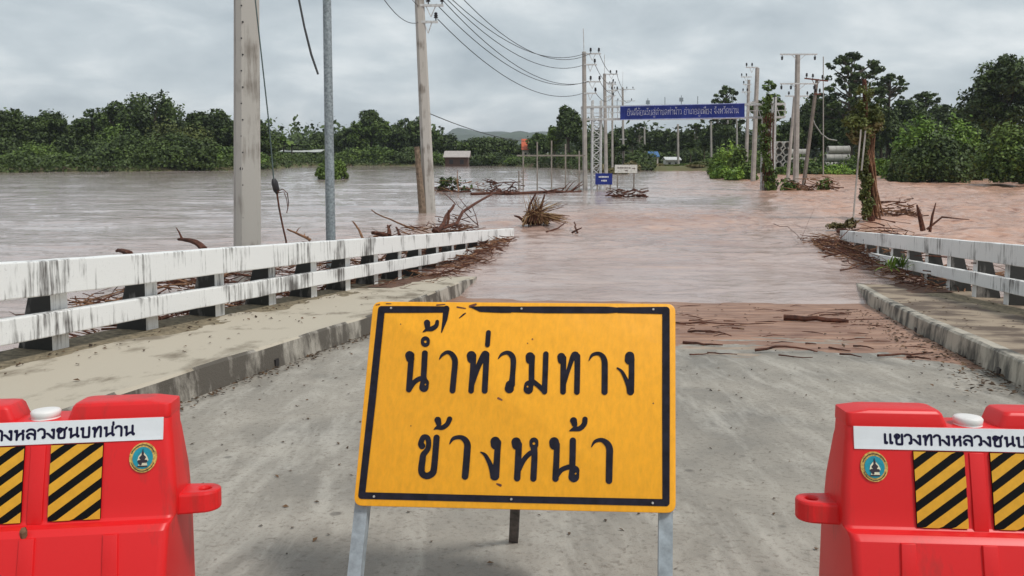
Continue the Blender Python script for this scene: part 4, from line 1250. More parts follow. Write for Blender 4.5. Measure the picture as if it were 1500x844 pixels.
def small_sign(x0, x1, y0, y1, Y, legs, ybot, mat, matl, label, lines):
    b = at_y((x0 + x1) / 2, ybot, Y); b.z = 0
    t = empty('road_sign', b, label, 'sign', 'small signs by the gantry')
    a, c = at_y(x0, y1, Y), at_y(x1, y0, Y)
    mb = MB(b); mb.box((a + c) / 2, (c.x - a.x, .05, c.z - a.z)); mb.build('panel', mat, t)
    mb = MB(b)
    w_, h_ = c.x - a.x, c.z - a.z
    for u0, u1, v in lines:
        n = max(3, int((u1 - u0) * 12))
        for k in range(n):
            q0 = u0 + (u1 - u0) * k / n; q1 = q0 + (u1 - u0) / n * .7
            hh = .14 * h_ * (0.8 + .4 * ((k * 37) % 5) / 5)
            mb.box(Vector((a.x + w_ * (q0 + q1) / 2, Y - .032, a.z + h_ * v)), (w_ * (q1 - q0), .008, hh))
    mb.build('lettering', matl, t)
    for px in legs:
        p = at_y(px, ybot, Y); p.z = -1
        mb = MB(b); mb.bar(p + Vector((0, .08, 0)), Vector((p.x, p.y + .08, c.z - .05)), .11); mb.build('leg', M_frame, t)
small_sign(872, 897, 254, 270.5, 66.2, (875, 894), 280, M_banner, plain('sign white', (.8, .8, .8), .5), 'small blue sign with pale lettering at the foot of the lattice tower', ((.2, .8, .68), (.35, .7, .35)))
small_sign(900.5, 933.5, 241.5, 253.5, 70, (904.5, 928.5), 277, plain('cream board', (.74, .72, .66), .6), plain('brown letters', (.12, .07, .06), .6), 'cream two legged board with dark writing beside the flooded road', ((.12, .72, .62), (.78, .92, .55), (.45, .58, .3)))

def house(x0, x1, yt, ye, yb, Y, label, roof, wall, ridge=.5, dep=6, stilts=False):
    b = at_y((x0 + x1) / 2, yb, Y)
    t = empty('house', b, label, 'house')
    a, c = at_y(x0, ye, Y), at_y(x1, ye, Y)
    top = at_y(x0, yt, Y).z; ze = a.z
    mb = MB(b)
    zb = b.z + (1.6 if stilts else -.5)
    mb.box(Vector(((a.x + c.x) / 2, Y + dep / 2, (ze + zb) / 2)), ((c.x - a.x) * .86, dep * .86, ze - zb)); mb.build('wall', wall, t)
    mb = MB(b)
    L = a + Vector((0, -.4, 0)); Rr = c + Vector((0, -.4, 0))
    r0, r1 = Vector((a.x, Y + dep * ridge, top)), Vector((c.x, Y + dep * ridge, top))
    bl_, br_ = Vector((a.x, Y + dep + .4, ze)), Vector((c.x, Y + dep + .4, ze))
    th = Vector((0, 0, -.12))
    mb.loft([[L, r0, bl_, bl_ + th, r0 + th, L + th], [Rr, r1, br_, br_ + th, r1 + th, Rr + th]]); mb.build('roof', roof, t)
    wd = c.x - a.x
    for u in (.3, .7):
        mb = MB(b); mb.box(Vector((a.x + wd * u, Y + dep * .07 - .02, (ze * .55 + zb * .45))), (wd * .14, .06, (ze - zb) * .4)); mb.build('window', M_dark, t)
    if stilts:
        for u in (.1, .5, .9):
            mb = MB(b); mb.box(Vector((a.x + wd * u, Y + dep * .1, (zb + b.z - 1) / 2)), (.25, .25, zb - b.z + 1)); mb.build('stilt', M_wood, t)
M_orange = plain('orange roof tile', (0.50, 0.10, 0.04), .7, scale=4)
house(649, 688, 221, 230, 243, 196, 'low house with a pale tin roof above dark walls at the flood edge', plain('pale tin roof', (.42, .37, .34), .5, scale=1.5, var=.1), plain('dark boarded wall', (.10, .06, .045), .9), .7, 7)
house(764, 784, 203, 219, 236, 206, 'house with a bright orange tiled roof half hidden by trees', M_orange, plain('pale wall', (.5, .45, .4), .8), .6, 8)
house(747, 760, 213, 221, 236, 232, 'smaller orange roofed house beside the brighter one', M_orange, plain('pale wall', (.5, .45, .4), .8), .6, 6)
house(408, 470, 219, 222.5, 238, 216, 'long low shed with a pale flat roof among the trees', plain('pale sheet roof', (.55, .57, .55), .5, var=.08), plain('green shade wall', (.10, .13, .10), .9), .5, 9)
house(974, 998, 230, 234, 246, 152, 'small white roadside hut at the far end of the flooded road', plain('hut roof', (.6, .6, .6), .6), plain('hut wall', (.72, .72, .70), .7), .5, 3)
house(950, 966, 222, 229, 240, 165, 'little shelter with a blue roof beside the far road', plain('blue roof', (.06, .16, .35), .5), plain('pale wall', (.5, .45, .4), .8), .5, 4)
M_conc = plain('pipe concrete', (.40, .385, .355), .85, scale=1.2, var=.12)
def pipe(px, py, r_px, len_px, Y, label):
    c = at_y(px, py, Y)
    r = r_px / 1200 * Y
    L = len_px / 1200 * Y
    mb = MB(c)
    n = 20
    x0, x1 = c.x - L / 2, c.x + L / 2
    def ring(x, rr): return [Vector((x, c.y + rr * math.sin(2 * math.pi * k / n), c.z + rr * math.cos(2 * math.pi * k / n))) for k in range(n)]
    rings = [ring(x0, r * .82), ring(x0, r), ring(x0 + .04 * L, r)]
    for k in (1, 2):
        xm = x0 + L * k / 3
        rings += [ring(xm - .04, r), ring(xm - .03, r * .94), ring(xm + .03, r * .94), ring(xm + .04, r)]
    rings += [ring(x1 - .14, r), ring(x1 - .13, r * 1.1), ring(x1, r * 1.1), ring(x1, r * .82)]
    vs = rings + [ring(x1 - .1, r * .8), ring(x0 + .1, r * .8)]
    mb.loft(vs, cap=False)
    nn = len(vs)
    mb._add([p for r_ in (vs[-1], vs[0]) for p in r_], [(k, (k + 1) % n, n + (k + 1) % n, n + k) for k in range(n)])
    o = mb.build('drain_pipe', M_conc, None, smooth=True, angle=30); o.location = c
    tag(o, label, 'pipe', 'stacked concrete drain pipes')
for px, py, L in ((1228, 219.5, 31), (1226, 231, 34), (1226, 242.5, 36)): pipe(px, py, 5.6, L, 121, 'long concrete drain pipe lying in the stack by the tall layered tree')
for px, py, L in ((1168, 224, 30), (1168, 235.5, 30)): pipe(px, py, 5.6, L, 121, 'concrete drain pipe lying crosswise behind the T shaped pole')
def pipe_end(px, py, Y):
    c = at_y(px, py, Y); r = 5.4 / 1200 * Y; n = 16
    def ring(y, rr): return [Vector((c.x + rr * math.sin(2 * math.pi * k / n), y, c.z + rr * math.cos(2 * math.pi * k / n))) for k in range(n)]
    mb = MB(c)
    vs = [ring(c.y, r * .78), ring(c.y, r), ring(c.y + 2.4, r), ring(c.y + 2.4, r * .78), ring(c.y, r * .78)]
    mb.loft(vs, cap=False)
    o = mb.build('drain_pipe', M_conc, None, smooth=True, angle=30); o.location = c
    tag(o, 'short concrete drain ring stacked end on, showing its dark round mouth', 'pipe', 'end-on drain rings')
for r_, y_ in ((0, 242), (1, 232), (2, 222), (3, 212.5)):
    for k in range(2 if r_ < 3 else 2): pipe_end(1141 + k * 11 + (r_ % 2) * 1.5, y_, 120)

# ================================================================== TREES
def leaves(P, nrm, size, tint, bend=.25):
    n = len(P)
    a = rng.normal(size=(n, 3))
    t1 = np.cross(nrm, a); t1 /= np.linalg.norm(t1, axis=1, keepdims=True) + 1e-9
    t2 = np.cross(nrm, t1)
    s = size[:, None]
    V = np.stack([P - t1 * s, P + t2 * s * .55 + nrm * s * bend * .3, P + t1 * s, P - t2 * s * .55 + nrm * s * bend * .3], 1).reshape(-1, 3)
    return V, np.repeat(tint, 4)
def unit(n):
    d = rng.normal(size=(n, 3))
    return d / np.linalg.norm(d, axis=1, keepdims=True)
def leaf_cloud(blobs, n, leaf, up=.35, gap=.0):
    """blobs: (c, (rx, ry, rz)); leaves lie in clumps near each blob's surface, fewer inside"""
    B = np.array([[*c, *r] for c, r in blobs], float)
    area = (B[:, 3] * B[:, 4] + B[:, 3] * B[:, 5] + B[:, 4] * B[:, 5])
    k = rng.choice(len(B), n, p=area / area.sum())
    d = unit(n)
    # sub-clumps: pull directions towards a few twig ends of the blob
    tw = unit(len(B) * 14).reshape(len(B), 14, 3)
    pick = tw[k, rng.integers(0, 14, n)]
    d = d * .42 + pick * .8
    d /= np.linalg.norm(d, axis=1, keepdims=True)
    f = 1.06 - .55 * rng.random(n) ** 2.2 + .10 * rng.normal(size=n)
    f = f + (rng.random(n) < .07) * rng.random(n) * .38
    P = B[k, :3] + d * B[k, 3:] * f[:, None]
    nrm = d * .55 + rng.normal(size=(n, 3)) * .5 + np.array([0, 0, up])
    nrm /= np.linalg.norm(nrm, axis=1, keepdims=True)
    bt = rng.random(len(B))
    tint = np.clip(.5 * bt[k] + .5 * rng.random(n), 0, 1)
    return leaves(P, nrm, leaf * (.55 + .8 * rng.random(n)), tint)
def quads(nv): return np.arange(nv).reshape(-1, 4)
def mk(name, V, tint, mat, parent, loc):
    o = link(name, np_mesh(name, V, quads(len(V)), False, tint), mat, parent)
    if loc is not None: o.location = loc
    return o
def limbs(mb, base, h0, blobs, r0, n):
    top = Vector((0, 0, h0))
    for c, r in random.sample(blobs, min(n, len(blobs))):
        c = Vector(c)
        s = Vector((0, 0, max(.3, h0 * random.uniform(.55, .98))))
        m_ = s.lerp(c, .5) + Vector((random.uniform(-.3, .3), random.uniform(-.3, .3), random.uniform(-.1, .6)))
        mb.tube([s, m_, c], [r0 * .45, r0 * .28, r0 * .08], 5)
def round_blobs(w, h, z0, n, flat=1.0, top_bias=.2):
    bl = []
    zc, rz = (z0 + h) / 2, (h - z0) / 2
    for i in range(n):
        d = unit(1)[0]
        q = random.uniform(.45, .78)
        c = (d[0] * w * q, d[1] * w * q, zc + (d[2] * q + top_bias * .2) * rz)
        r = w * random.uniform(.24, .42)
        rr = min(r, rz * .5)
        if c[2] + rr * flat > h: c = (c[0], c[1], h - rr * flat)
        bl.append((c, (r, r, rr * flat)))
    bl.append(((random.uniform(-.2, .2) * w, 0, h - .22 * w), (w * .34, w * .34, min(.24 * w, rz * .4))))
    return bl
def tree(px, top, hw, Y, kind, mat, label, group, n=3400, leaf=.42, name=None, bark=None, zb=None, cat='tree', trunk=True):
    x = (at_y(px, 240, Y)).x
    gz = float(ground_z(np.array([x]), np.array([Y]))[0]) if zb is None else zb
    gz = max(gz, 0.0) if zb is None else zb
    leaf *= .68; n = int(n * 1.7)
    w = hw / F_PX * Y
    h = at_y(px, top, Y).z - gz
    loc = Vector((x, Y, gz))
    if kind == 'bush':
        bl = []
        nb = 22
        for i in range(nb):
            d = unit(1)[0]; d[2] = abs(d[2])
            q = random.uniform(.35, .75)
            r = w * random.uniform(.26, .4)
            z = d[2] * q * h
            rz = min(r, h * .3)
            c = (d[0] * w * q, d[1] * w * q, max(rz * .75, min(z, h - rz)))
            bl.append((c, (r, r, rz)))
        bl.append(((0, 0, h * .45), (w * .6, w * .6, h * .45)))
        V, t_ = leaf_cloud(bl, n, leaf)
        V[:, 2] = np.maximum(V[:, 2], -.15)
        o = mk(name or 'bush', V, t_, mat, None, loc)
        return tag(o, label, 'bush' if cat == 'tree' else cat, group)
    t = empty(name or 'tree', loc, label, cat, group)
    mb = MB()
    r0 = max(.12, .028 * h)
    if kind == 'round':
        z0 = h * random.uniform(.22, .34)
        bl = round_blobs(w, h, z0, 24)
        mb.tube([(0, 0, -1.2), (.1 * r0, 0, h * .2), (r0 * random.uniform(-1, 1), 0, h * .42), (0, 0, h * .7)], [r0 * 1.3, r0, r0 * .8, r0 * .3], 8)
        limbs(mb, None, h * .55, bl, r0, 9)
        V, t_ = leaf_cloud(bl, n, leaf)
    elif kind == 'layered':
        bl = []
        mb.tube([(0, 0, -1.2), (.2, 0, h * .3), (-.1, .1, h * .65), (.1, 0, h * .97)], [r0 * 1.2, r0 * .95, r0 * .6, r0 * .12], 8)
        nb = 120 if n > 3000 else 60
        for k in range(nb):
            u = random.random() ** .85
            z = h * (.26 + .70 * u)
            rad = w * math.sqrt(max(.05, 1 - .80 * u ** 2)) * (.45 + .55 * min(1, u * 4))
            an = random.uniform(0, 2 * math.pi); q = rad * math.sqrt(random.uniform(.05, 1))
            c = (math.cos(an) * q, math.sin(an) * q, min(z, h * .97))
            r = w * random.uniform(.06, .135) * (1.15 - .3 * u)
            bl.append((c, (r, r, r * random.uniform(.4, .7))))
            if k % 2 == 0:
                s = Vector((0, 0, max(.2, z - h * .10))); e = Vector(c)
                mb.tube([s, s.lerp(e, .5) + Vector((0, 0, -.012 * h)), e], [r0 * .30, r0 * .2, r0 * .06], 5)
        bl.append(((0, 0, h * .97), (w * .16, w * .16, h * .03)))
        V, t_ = leaf_cloud(bl, n, leaf, up=.6)
    elif kind == 'palm':
        mb.tube([(0, 0, -1), (.25, 0, h * .4), (.1, .1, h * .8)], [r0 * .9, r0 * .7, r0 * .55], 7)
        Vs, Ts = [], []
        for j in range(26):
            an = random.uniform(0, 2 * math.pi); el = random.uniform(-.25, 1.15)
            d = np.array([math.cos(an) * math.cos(el), math.sin(an) * math.cos(el), math.sin(el)])
            L = w * random.uniform(.85, 1.15)
            u = np.linspace(.08, 1, 26)
            C = np.array([0.1, .1, h * .8]) + d * L * u[:, None]
            C[:, 2] -= (u ** 2) * L * random.uniform(.35, .6)
            side = np.cross(d, [0, 0, 1.]); side /= np.linalg.norm(side) + 1e-9
            for s in (-1, 1):
                ll = L * .26 * (1 - .6 * u)
                tip = C + side * s * ll[:, None] + d * ll[:, None] * .5 - np.array([0, 0, 1]) * ll[:, None] * .45
                wd = d * .07 * L / 2
                Vs.append(np.stack([C - wd, C + wd, tip + wd * .3, tip - wd * .3], 1).reshape(-1, 3))
                Ts.append(np.full(len(u) * 4, random.random()))
        V, t_ = np.concatenate(Vs), np.concatenate(Ts)
    elif kind == 'banana':
        mb.tube([(0, 0, -.5), (0, 0, h * .5)], [r0, r0 * .7], 7)
        Vs, Ts = [], []
        for j in range(13):
            an = random.uniform(0, 2 * math.pi); el = random.uniform(.5, 1.35)
            d = np.array([math.cos(an) * math.cos(el), math.sin(an) * math.cos(el), math.sin(el)])
            L = h * random.uniform(.42, .6)
            u = np.linspace(0, 1, 8)
            C = np.array([0, 0, h * .48]) + d * L * u[:, None]; C[:, 2] -= u ** 2.5 * L * .45
            side = np.cross(d, [0, 0, 1.]); side /= np.linalg.norm(side) + 1e-9
            wd = (np.sin(np.pi * np.clip(u * .9 + .08, 0, 1)) * L * .17)[:, None]
            A_, B_ = C + side * wd, C - side * wd
            Vs.append(np.stack([A_[:-1], A_[1:], B_[1:], B_[:-1]], 1).reshape(-1, 3)); Ts.append(np.full((len(u) - 1) * 4, random.random()))
        V, t_ = np.concatenate(Vs), np.concatenate(Ts)
    mk('crown', V, t_, mat, t, None)
    mb.build('trunk', bark or M_bark, t, smooth=True, angle=80)
    return t
G1 = 'tall trees of the wood across the smooth water'
L1 = 'tall dark tree in the wood rising behind the bushes across the smooth water'
for px, top, hw, Y, m in ((-60, 168, 50, 165, 'd'), (-12, 160, 34, 163, 'd'), (20, 158, 30, 166, 'd'), (52, 172, 34, 170, 'd'), (76, 164, 28, 163, 'd'), (106, 186, 26, 166, 'd'), (138, 160, 24, 162, 'd'), (168, 150, 32, 164, 'd'), (198, 160, 28, 166, 'd'),
                          (296, 164, 30, 162, 'd'), (322, 160, 28, 166, 'd'), (347, 178, 22, 163, 'd'), (380, 178, 22, 168, 'd'), (395, 192, 20, 172, 'd'), (40, 188, 26, 180, 'd'), (270, 180, 26, 175, 'd')):
    tree(px, top, hw, Y, 'round', M_leafd, L1, G1, n=3000, leaf=.5)
tree(229, 136, 44, 168, 'round', M_leafd, 'tallest rounded dark tree crown over the wood across the smooth water', G1, n=4200, leaf=.5)
G2 = 'bushes along the far edge of the smooth water'
for px, top, hw, Y, m in ((-30, 205, 40, 150, M_leafd), (14, 196, 36, 153, M_leafd), (58, 204, 42, 151, M_leafm), (100, 198, 38, 153, M_leafd), (140, 200, 36, 152, M_leafd), (172, 182, 36, 155, M_leafm), (240, 172, 42, 154, M_leafy), (288, 176, 38, 153, M_leafy),
                          (302, 200, 34, 151, M_leafd), (330, 212, 32, 151, M_leafm), (352, 218, 24, 153, M_leafd), (35, 222, 36, 147, M_leafm), (82, 222, 42, 147, M_leafm), (128, 218, 34, 147, M_leafd), (318, 226, 24, 149, M_leafl)):
    tree(px, top, hw, Y, 'bush', m, 'leafy bush standing in the flood edge in front of the tall wood', G2, n=3000, leaf=.42)
for px, top, hw, Y, m in ((190, 190, 48, 146, M_leafd), (240, 192, 56, 145, M_leafd), (282, 200, 38, 145.5, M_leafd)):
    tree(px, top, hw, Y, 'bush', m, 'big dense dark bush bulging furthest out over the smooth water', G2, n=5200, leaf=.42)
G3 = 'trees on the far bank behind the concrete poles'
L3 = 'mid sized tree on the far bank between the two concrete poles'
for px, top, hw, Y, m in ((384, 200, 16, 214, M_leafd), (432, 206, 24, 222, M_leafd), (455, 206, 18, 222, M_leafd), (468, 194, 15, 226, M_leafd), (489, 202, 16, 225, M_leafd), (511, 188, 18, 222, M_leafd), (527, 178, 20, 220, M_leafm), (561, 178, 20, 221, M_leafm),
                          (578, 192, 18, 224, M_leafd), (591, 174, 20, 222, M_leafd), (613, 171, 22, 223, M_leafd), (638, 192, 18, 222, M_leafd), (656, 198, 22, 226, M_leafd), (666, 206, 16, 226, M_leafm)):
    tree(px, top, hw, Y, 'round', m, L3, G3, n=2400, leaf=.55)
tree(545, 162, 24, 226, 'round', M_leafd, 'tallest tree on the far bank, dark crown between the two concrete poles', G3, n=3200, leaf=.55)
for px, top, hw, Y, m in ((372, 222, 26, 158, M_leafm), (402, 220, 34, 209, M_leafm), (440, 222, 30, 210, M_leafd), (478, 222, 26, 210, M_leafd), (520, 214, 36, 211, M_leafm), (558, 212, 32, 211, M_leafm), (598, 214, 30, 210, M_leafd), (632, 220, 24, 210, M_leafm), (700, 226, 26, 209, M_leafd), (725, 222, 30, 210, M_leafd), (760, 228, 26, 200, M_leafm), (800, 226, 22, 192, M_leafm)):
    tree(px, top, hw, Y, 'bush', m, 'low bush at the water line of the far bank', 'low bushes on the far bank', n=2200, leaf=.5)
for px, top, hw, Y in ((404, 188, 14, 212), (416, 186, 16, 213), (428, 192, 14, 212), (396, 196, 12, 211)):
    tree(px, top, hw, Y, 'banana', M_leafm, 'banana plant with drooping broad leaves behind the thick square pole', 'banana plants on the far bank', cat='plant', name='banana_plant')
tree(720, 202, 42, 222, 'round', M_leafd, 'wide low dark tree with a flat crown below the hills', None, n=4200, leaf=.55)
for px, top, hw, Y, m in ((692, 208, 20, 220, M_leafd), (752, 212, 20, 222, M_leafd), (788, 196, 20, 205, M_leafm), (808, 200, 16, 205, M_leafd), (770, 226, 18, 215, M_leafm)):
    tree(px, top, hw, Y, 'round', m, 'smaller tree below the hills near the orange roofs', 'trees near the orange roofs', n=2000, leaf=.55)
tree(833, 156, 24, 172, 'round', M_leafd, 'tall dark tree directly behind the gantry pole with the rod', None, n=4200, leaf=.5)
tree(812, 186, 16, 178, 'round', M_leafm, 'shorter tree left of the tall dark one at the gantry pole', None, n=2400, leaf=.5)
tree(856, 190, 22, 170, 'bush', M_leafd, 'dark thicket behind the gantry lattice tower', 'thickets behind the gantry', n=2600)
tree(880, 204, 20, 172, 'bush', M_leafd, 'dark thicket behind the gantry lattice tower', 'thickets behind the gantry', n=2600)
# plantation at the end of the road
for i, px in enumerate(range(898, 1100, 13)):
    Y = 188 + (i * 37 % 40)
    tree(px + random.uniform(-3, 3), random.uniform(181, 198), random.uniform(13, 18), Y, 'layered' if i % 3 == 0 else 'round', M_leafd, 'slim dark plantation tree under the banner at the road end', 'plantation trees at the road end', n=1500, leaf=.55, bark=M_bark_p)
for px, top, hw, Y in ((898, 205, 16, 150), (912, 212, 14, 148), (925, 205, 16, 158), (1010, 210, 14, 160), (1030, 206, 15, 165), (945, 212, 12, 165)):
    tree(px, top, hw, Y, 'palm', M_leafd, 'dark palm at the far road end under the banner', 'palms at the road end', cat='palm', name='palm_tree')
tree(1061, 126, 30, 205, 'layered', M_leafd, 'layered dark tree showing its crown above the blue banner', None, n=2600, leaf=.6)
for px, top, hw, Y, m in ((925, 236, 16, 142, M_leafdry), (905, 244, 18, 120, M_leafdry), (940, 240, 14, 146, M_leafy), (1025, 236, 18, 146, M_leafy), (1004, 240, 16, 150, M_leafm), (1040, 232, 16, 150, M_leafm), (962, 241, 14, 149, M_leafdry), (1018, 242, 16, 144, M_leafdry), (985, 243, 12, 147, M_leafy), (880, 240, 16, 130, M_leafdry)):
    tree(px, top, hw, Y, 'bush', m, 'scrubby dry bush near the far end of the road', 'scrub at the road end', n=1600, leaf=.35)
for px, top, hw, Y, m in ((1068, 206, 26, 112, M_leafl), (1052, 222, 15, 118, M_leafl), (1084, 214, 20, 104, M_leafm), (1058, 244, 16, 98, M_leafl), (1078, 246, 18, 92, M_leafl), (1098, 242, 12, 92, M_leafm)):
    tree(px, top, hw, Y, 'bush', m, 'bright green roadside bush beside the leaning concrete poles', 'bright roadside bushes', n=3000, leaf=.32)
tree(1122, 120, 26, 125, 'round', M_leafm, 'green tree behind the vine covered gantry tower', None, n=3600, leaf=.42)
for px, top, hw, Y in ((935, 214, 20, 172), (960, 218, 18, 176), (1002, 220, 18, 178), (1028, 216, 20, 174), (1052, 212, 20, 170), (982, 222, 14, 182)):
    tree(px, top, hw, Y, 'bush', M_leafd, 'dark undergrowth clump between the plantation trunks at the road end', 'clumps between the plantation trunks', n=1800, leaf=.42)
G4 = 'trees behind the rough brown water'
tree(1243, 76, 58, 138, 'layered', M_leafd, 'tallest tree with airy horizontal layers above the concrete pipes', G4, n=5600, leaf=.42)
tree(1300, 108, 40, 155, 'layered', M_leafd, 'airy layered tree next to the tallest one, open against the sky', G4, n=4200, leaf=.42)
tree(1352, 134, 38, 158, 'layered', M_leafd, 'low layered tree whose top just clears the bright bushes', G4, n=4200, leaf=.42)
for px, top, hw, Y in ((1322, 148, 42, 152), (1372, 156, 40, 154), (1412, 158, 36, 150), (1345, 172, 40, 146), (1205, 140, 40, 146), (1178, 168, 34, 142), (1262, 150, 40, 146), (1290, 165, 40, 140), (1150, 180, 30, 140), (1225, 175, 34, 138), (1395, 165, 40, 150), (1440, 180, 40, 140)):
    tree(px, top, hw, Y, 'round', M_leafd, 'dark full tree in the thicket behind the concrete pipes and bright bushes', 'dark trees behind the pipes', n=3600, leaf=.45)
for px, top, hw, Y, m in ((1190, 238, 26, 118, M_leafm), (1222, 240, 30, 117, M_leafl), (1255, 236, 24, 118, M_leafm), (1150, 244, 20, 117, M_leafm), (1285, 232, 24, 112, M_leafl)):
    tree(px, top, hw, Y, 'bush', m, 'low green bush in front of the concrete pipes', 'low bushes before the pipes', n=2200, leaf=.32)
tree(1340, 162, 46, 95, 'bush', M_leafl, 'bright leafy bush rising behind the dense dark one in the water', 'bright bushes behind the dark one', n=5200, leaf=.34)
tree(1394, 168, 44, 97, 'bush', M_leafl, 'bright leafy bush rising behind the dense dark one in the water', 'bright bushes behind the dark one', n=5200, leaf=.34)
tree(1366, 190, 58, 86, 'bush', M_leafd, 'dense dark round bush standing in the rough brown water', None, n=11000, leaf=.3, zb=0)
tree(1408, 206, 34, 90, 'bush', M_leafd, 'dark bush on the spreading bush side of the dense round one', None, n=5000, leaf=.3, zb=0)
tree(1325, 205, 28, 90, 'bush', M_leafd, 'smaller dark bush joined to the dense round one in the water', None, n=4000, leaf=.3, zb=0)
tree(1466, 82, 56, 112, 'round', M_leafd, 'massive dark full crowned tree at the picture edge above the bright bush', None, n=9000, leaf=.42)
tree(1545, 100, 50, 118, 'round', M_leafd, 'dark tree cut off by the picture edge behind the massive one', None, n=4000, leaf=.42)
tree(1474, 178, 52, 75, 'bush', M_leafm, 'spreading mid green bush with a forked stem in the water before the massive tree', None, n=9000, leaf=.26, zb=.5)
tree(1430, 215, 26, 96, 'bush', M_leafl, 'bright small bush between the dense dark one and the spreading one', None, n=3600, leaf=.3, zb=.2)
tree(1540, 190, 40, 78, 'bush', M_leafm, 'green bush half outside the picture edge', None, n=4000, leaf=.3, zb=0)
tree(486, 231, 26, 96, 'bush', M_leafm, 'rounded green bush alone in the smooth water behind the slim column', None, n=5000, leaf=.28, zb=-.1)
# undergrowth along the water's edge and the far wood closing the view
def belt(name, n, r_fn, h_fn, leaf, mat, px0, px1):
    px = rng.uniform(px0, px1, n)
    az = np.arctan((px - CX) / F_PX)
    br = bank_r(az)
    r = r_fn(br, n)
    x, y = np.sin(az) * r, np.cos(az) * r
    gz = np.maximum(ground_z(x, y), 0)
    clump = fbm(x / 3.0, y / 3.0, 3, 61)
    h = h_fn(n) * np.clip(clump * 1.9 - .2, .15, 1.4)
    P = np.stack([x, y, gz + h * rng.random(n) ** .7], -1)
    nrm = rng.normal(size=(n, 3)) + np.array([0, -.3, .6]); nrm /= np.linalg.norm(nrm, axis=1, keepdims=True)
    V, t_ = leaves(P, nrm, leaf * (.6 + .8 * rng.random(n)), np.clip(clump * .6 + .5 * rng.random(n) - .1, 0, 1))
    return tag(mk(name, V, t_, mat, None, None), kind='stuff')
belt('undergrowth', 26000, lambda b, n: b + rng.uniform(2.5, 14, n), lambda n: np.full(n, 2.0), .28, M_leafd, -200, 960)
belt('undergrowth', 14000, lambda b, n: b + rng.uniform(2.5, 14, n), lambda n: np.full(n, 2.2), .3, M_leafm, 1040, 1700)
belt('distant_wood', 20000, lambda b, n: 285 + rng.uniform(0, 45, n), lambda n: np.full(n, 11.), .9, M_leafd, -300, 650)
belt('distant_wood', 18000, lambda b, n: 285 + rng.uniform(0, 45, n), lambda n: np.full(n, 11.), .9, M_leafd, 810, 1800)

# ================================================================== VINES
def vine_cloud(name, label, cat, loc, blobs, n, leaf, mat, extra=None, group=None):
    V, t_ = leaf_cloud([((Vector(c) - loc), r) for c, r in blobs], n, leaf)
    if extra is None:
        o = mk(name, V, t_, mat, None, loc)
        return tag(o, label, cat, group)
    return V, t_
yv = YG - 2.9
vb = at_y(1123, 281, yv); vb.z = 0
bl = []
for k in range(24):
    u = k / 23
    py = 278 - u * 134
    px = 1122 + random.uniform(-5, 6) * (1.1 - .4 * u) + (5 if u < .3 else 0)
    s = random.uniform(.16, .42) * (1.2 - .3 * u)
    bl.append((at_y(px, py, yv - random.uniform(0, .6)), (s, s * .7, s * 1.3)))
t = empty('climbing_vine', vb, 'green creeper covering the lattice tower at the bushy end of the gantry', 'creeper')
V, t_ = vine_cloud('', '', '', vb, bl, 2100, .15, M_leafm, extra=1)
mk('foliage', V, t_, M_leafm, t, None)
mb = MB(vb)
for k in range(9):
    x = 1118 + k * 1.9
    mb.tube([at_y(x + random.uniform(-1, 1), y, yv - .35) for y in (282, 262, 240, 214, 190, 165)], .03, 4)
mb.build('stem', M_wood, t)
# creeper-swamped post with its two stays
Yp = 35.9
pb = at_y(1277, 324, Yp); pb.z = 0
t = empty('overgrown_post', pb, 'leaning post swamped in olive creeper and brown roots, standing in the rough water', 'post')
mb = MB(pb); mb.tube([at_y(x, y, Yp) for x, y in ((1277, 340), (1275, 280), (1269, 200), (1266, 116))], [.17, .15, .13, .09], 8); mb.build('post_shaft', M_wood, t, smooth=True)
mb = MB(pb)
for k in range(34):
    x0 = random.uniform(1263, 1286); x1 = random.uniform(1256, 1280)
    yy = Yp + random.uniform(-.3, .3)
    mb.tube([at_y(x0 + (random.uniform(-4, 10)), random.uniform(300, 326), yy), at_y(x0, 285, yy), at_y((x0 + x1) / 2 + random.uniform(-3, 3), 245, yy), at_y(x1 + 2, 202, yy), at_y(x1, random.uniform(180, 196), yy)], [.04, .045, .04, .03, .02], 4)
mb.build('hanging_roots', M_wood_p, t)
bl = []
for k in range(18):
    bl.append((at_y(random.uniform(1246, 1284), random.uniform(160, 197), Yp + random.uniform(-.5, .5)), tuple(random.uniform(.2, .4) for _ in range(3))))
for k in range(9):
    bl.append((at_y(random.uniform(1258, 1276), random.uniform(125, 165), Yp + random.uniform(-.3, .3)), tuple(random.uniform(.12, .26) for _ in range(3))))
V, t_ = vine_cloud('', '', '', pb, bl, 3000, .08, M_leafy, extra=1)
mk('crown', V, t_, M_leafy, t, None)
bl = [(at_y(random.uniform(1250, 1290), random.uniform(184, 206), Yp - .2), (.3, .25, .14)) for _ in range(10)]
V, t_ = vine_cloud('', '', '', pb, bl, 1100, .1, M_leafdry, extra=1)
mk('dry_foliage', V, t_, M_leafdry, t, None)
bl = [(at_y(random.uniform(1258, 1268) + (y - 210) * .08, y, Yp - .35), (.19, .14, .3)) for y in range(205, 316, 6)]
V, t_ = vine_cloud('', '', '', pb, bl, 2600, .075, M_leafy, extra=1)
mk('hanging_creeper', V, t_, M_leafy, t, None)
for a, b in (((1261, 190), (1249, 330)), ((1268, 192), (1262, 250))):
    mb = MB(pb); mb.bar(at_y(*a, Yp - .5), at_y(*b, Yp - .9), .055); mb.build('stay_rod', M_pole_far, t)

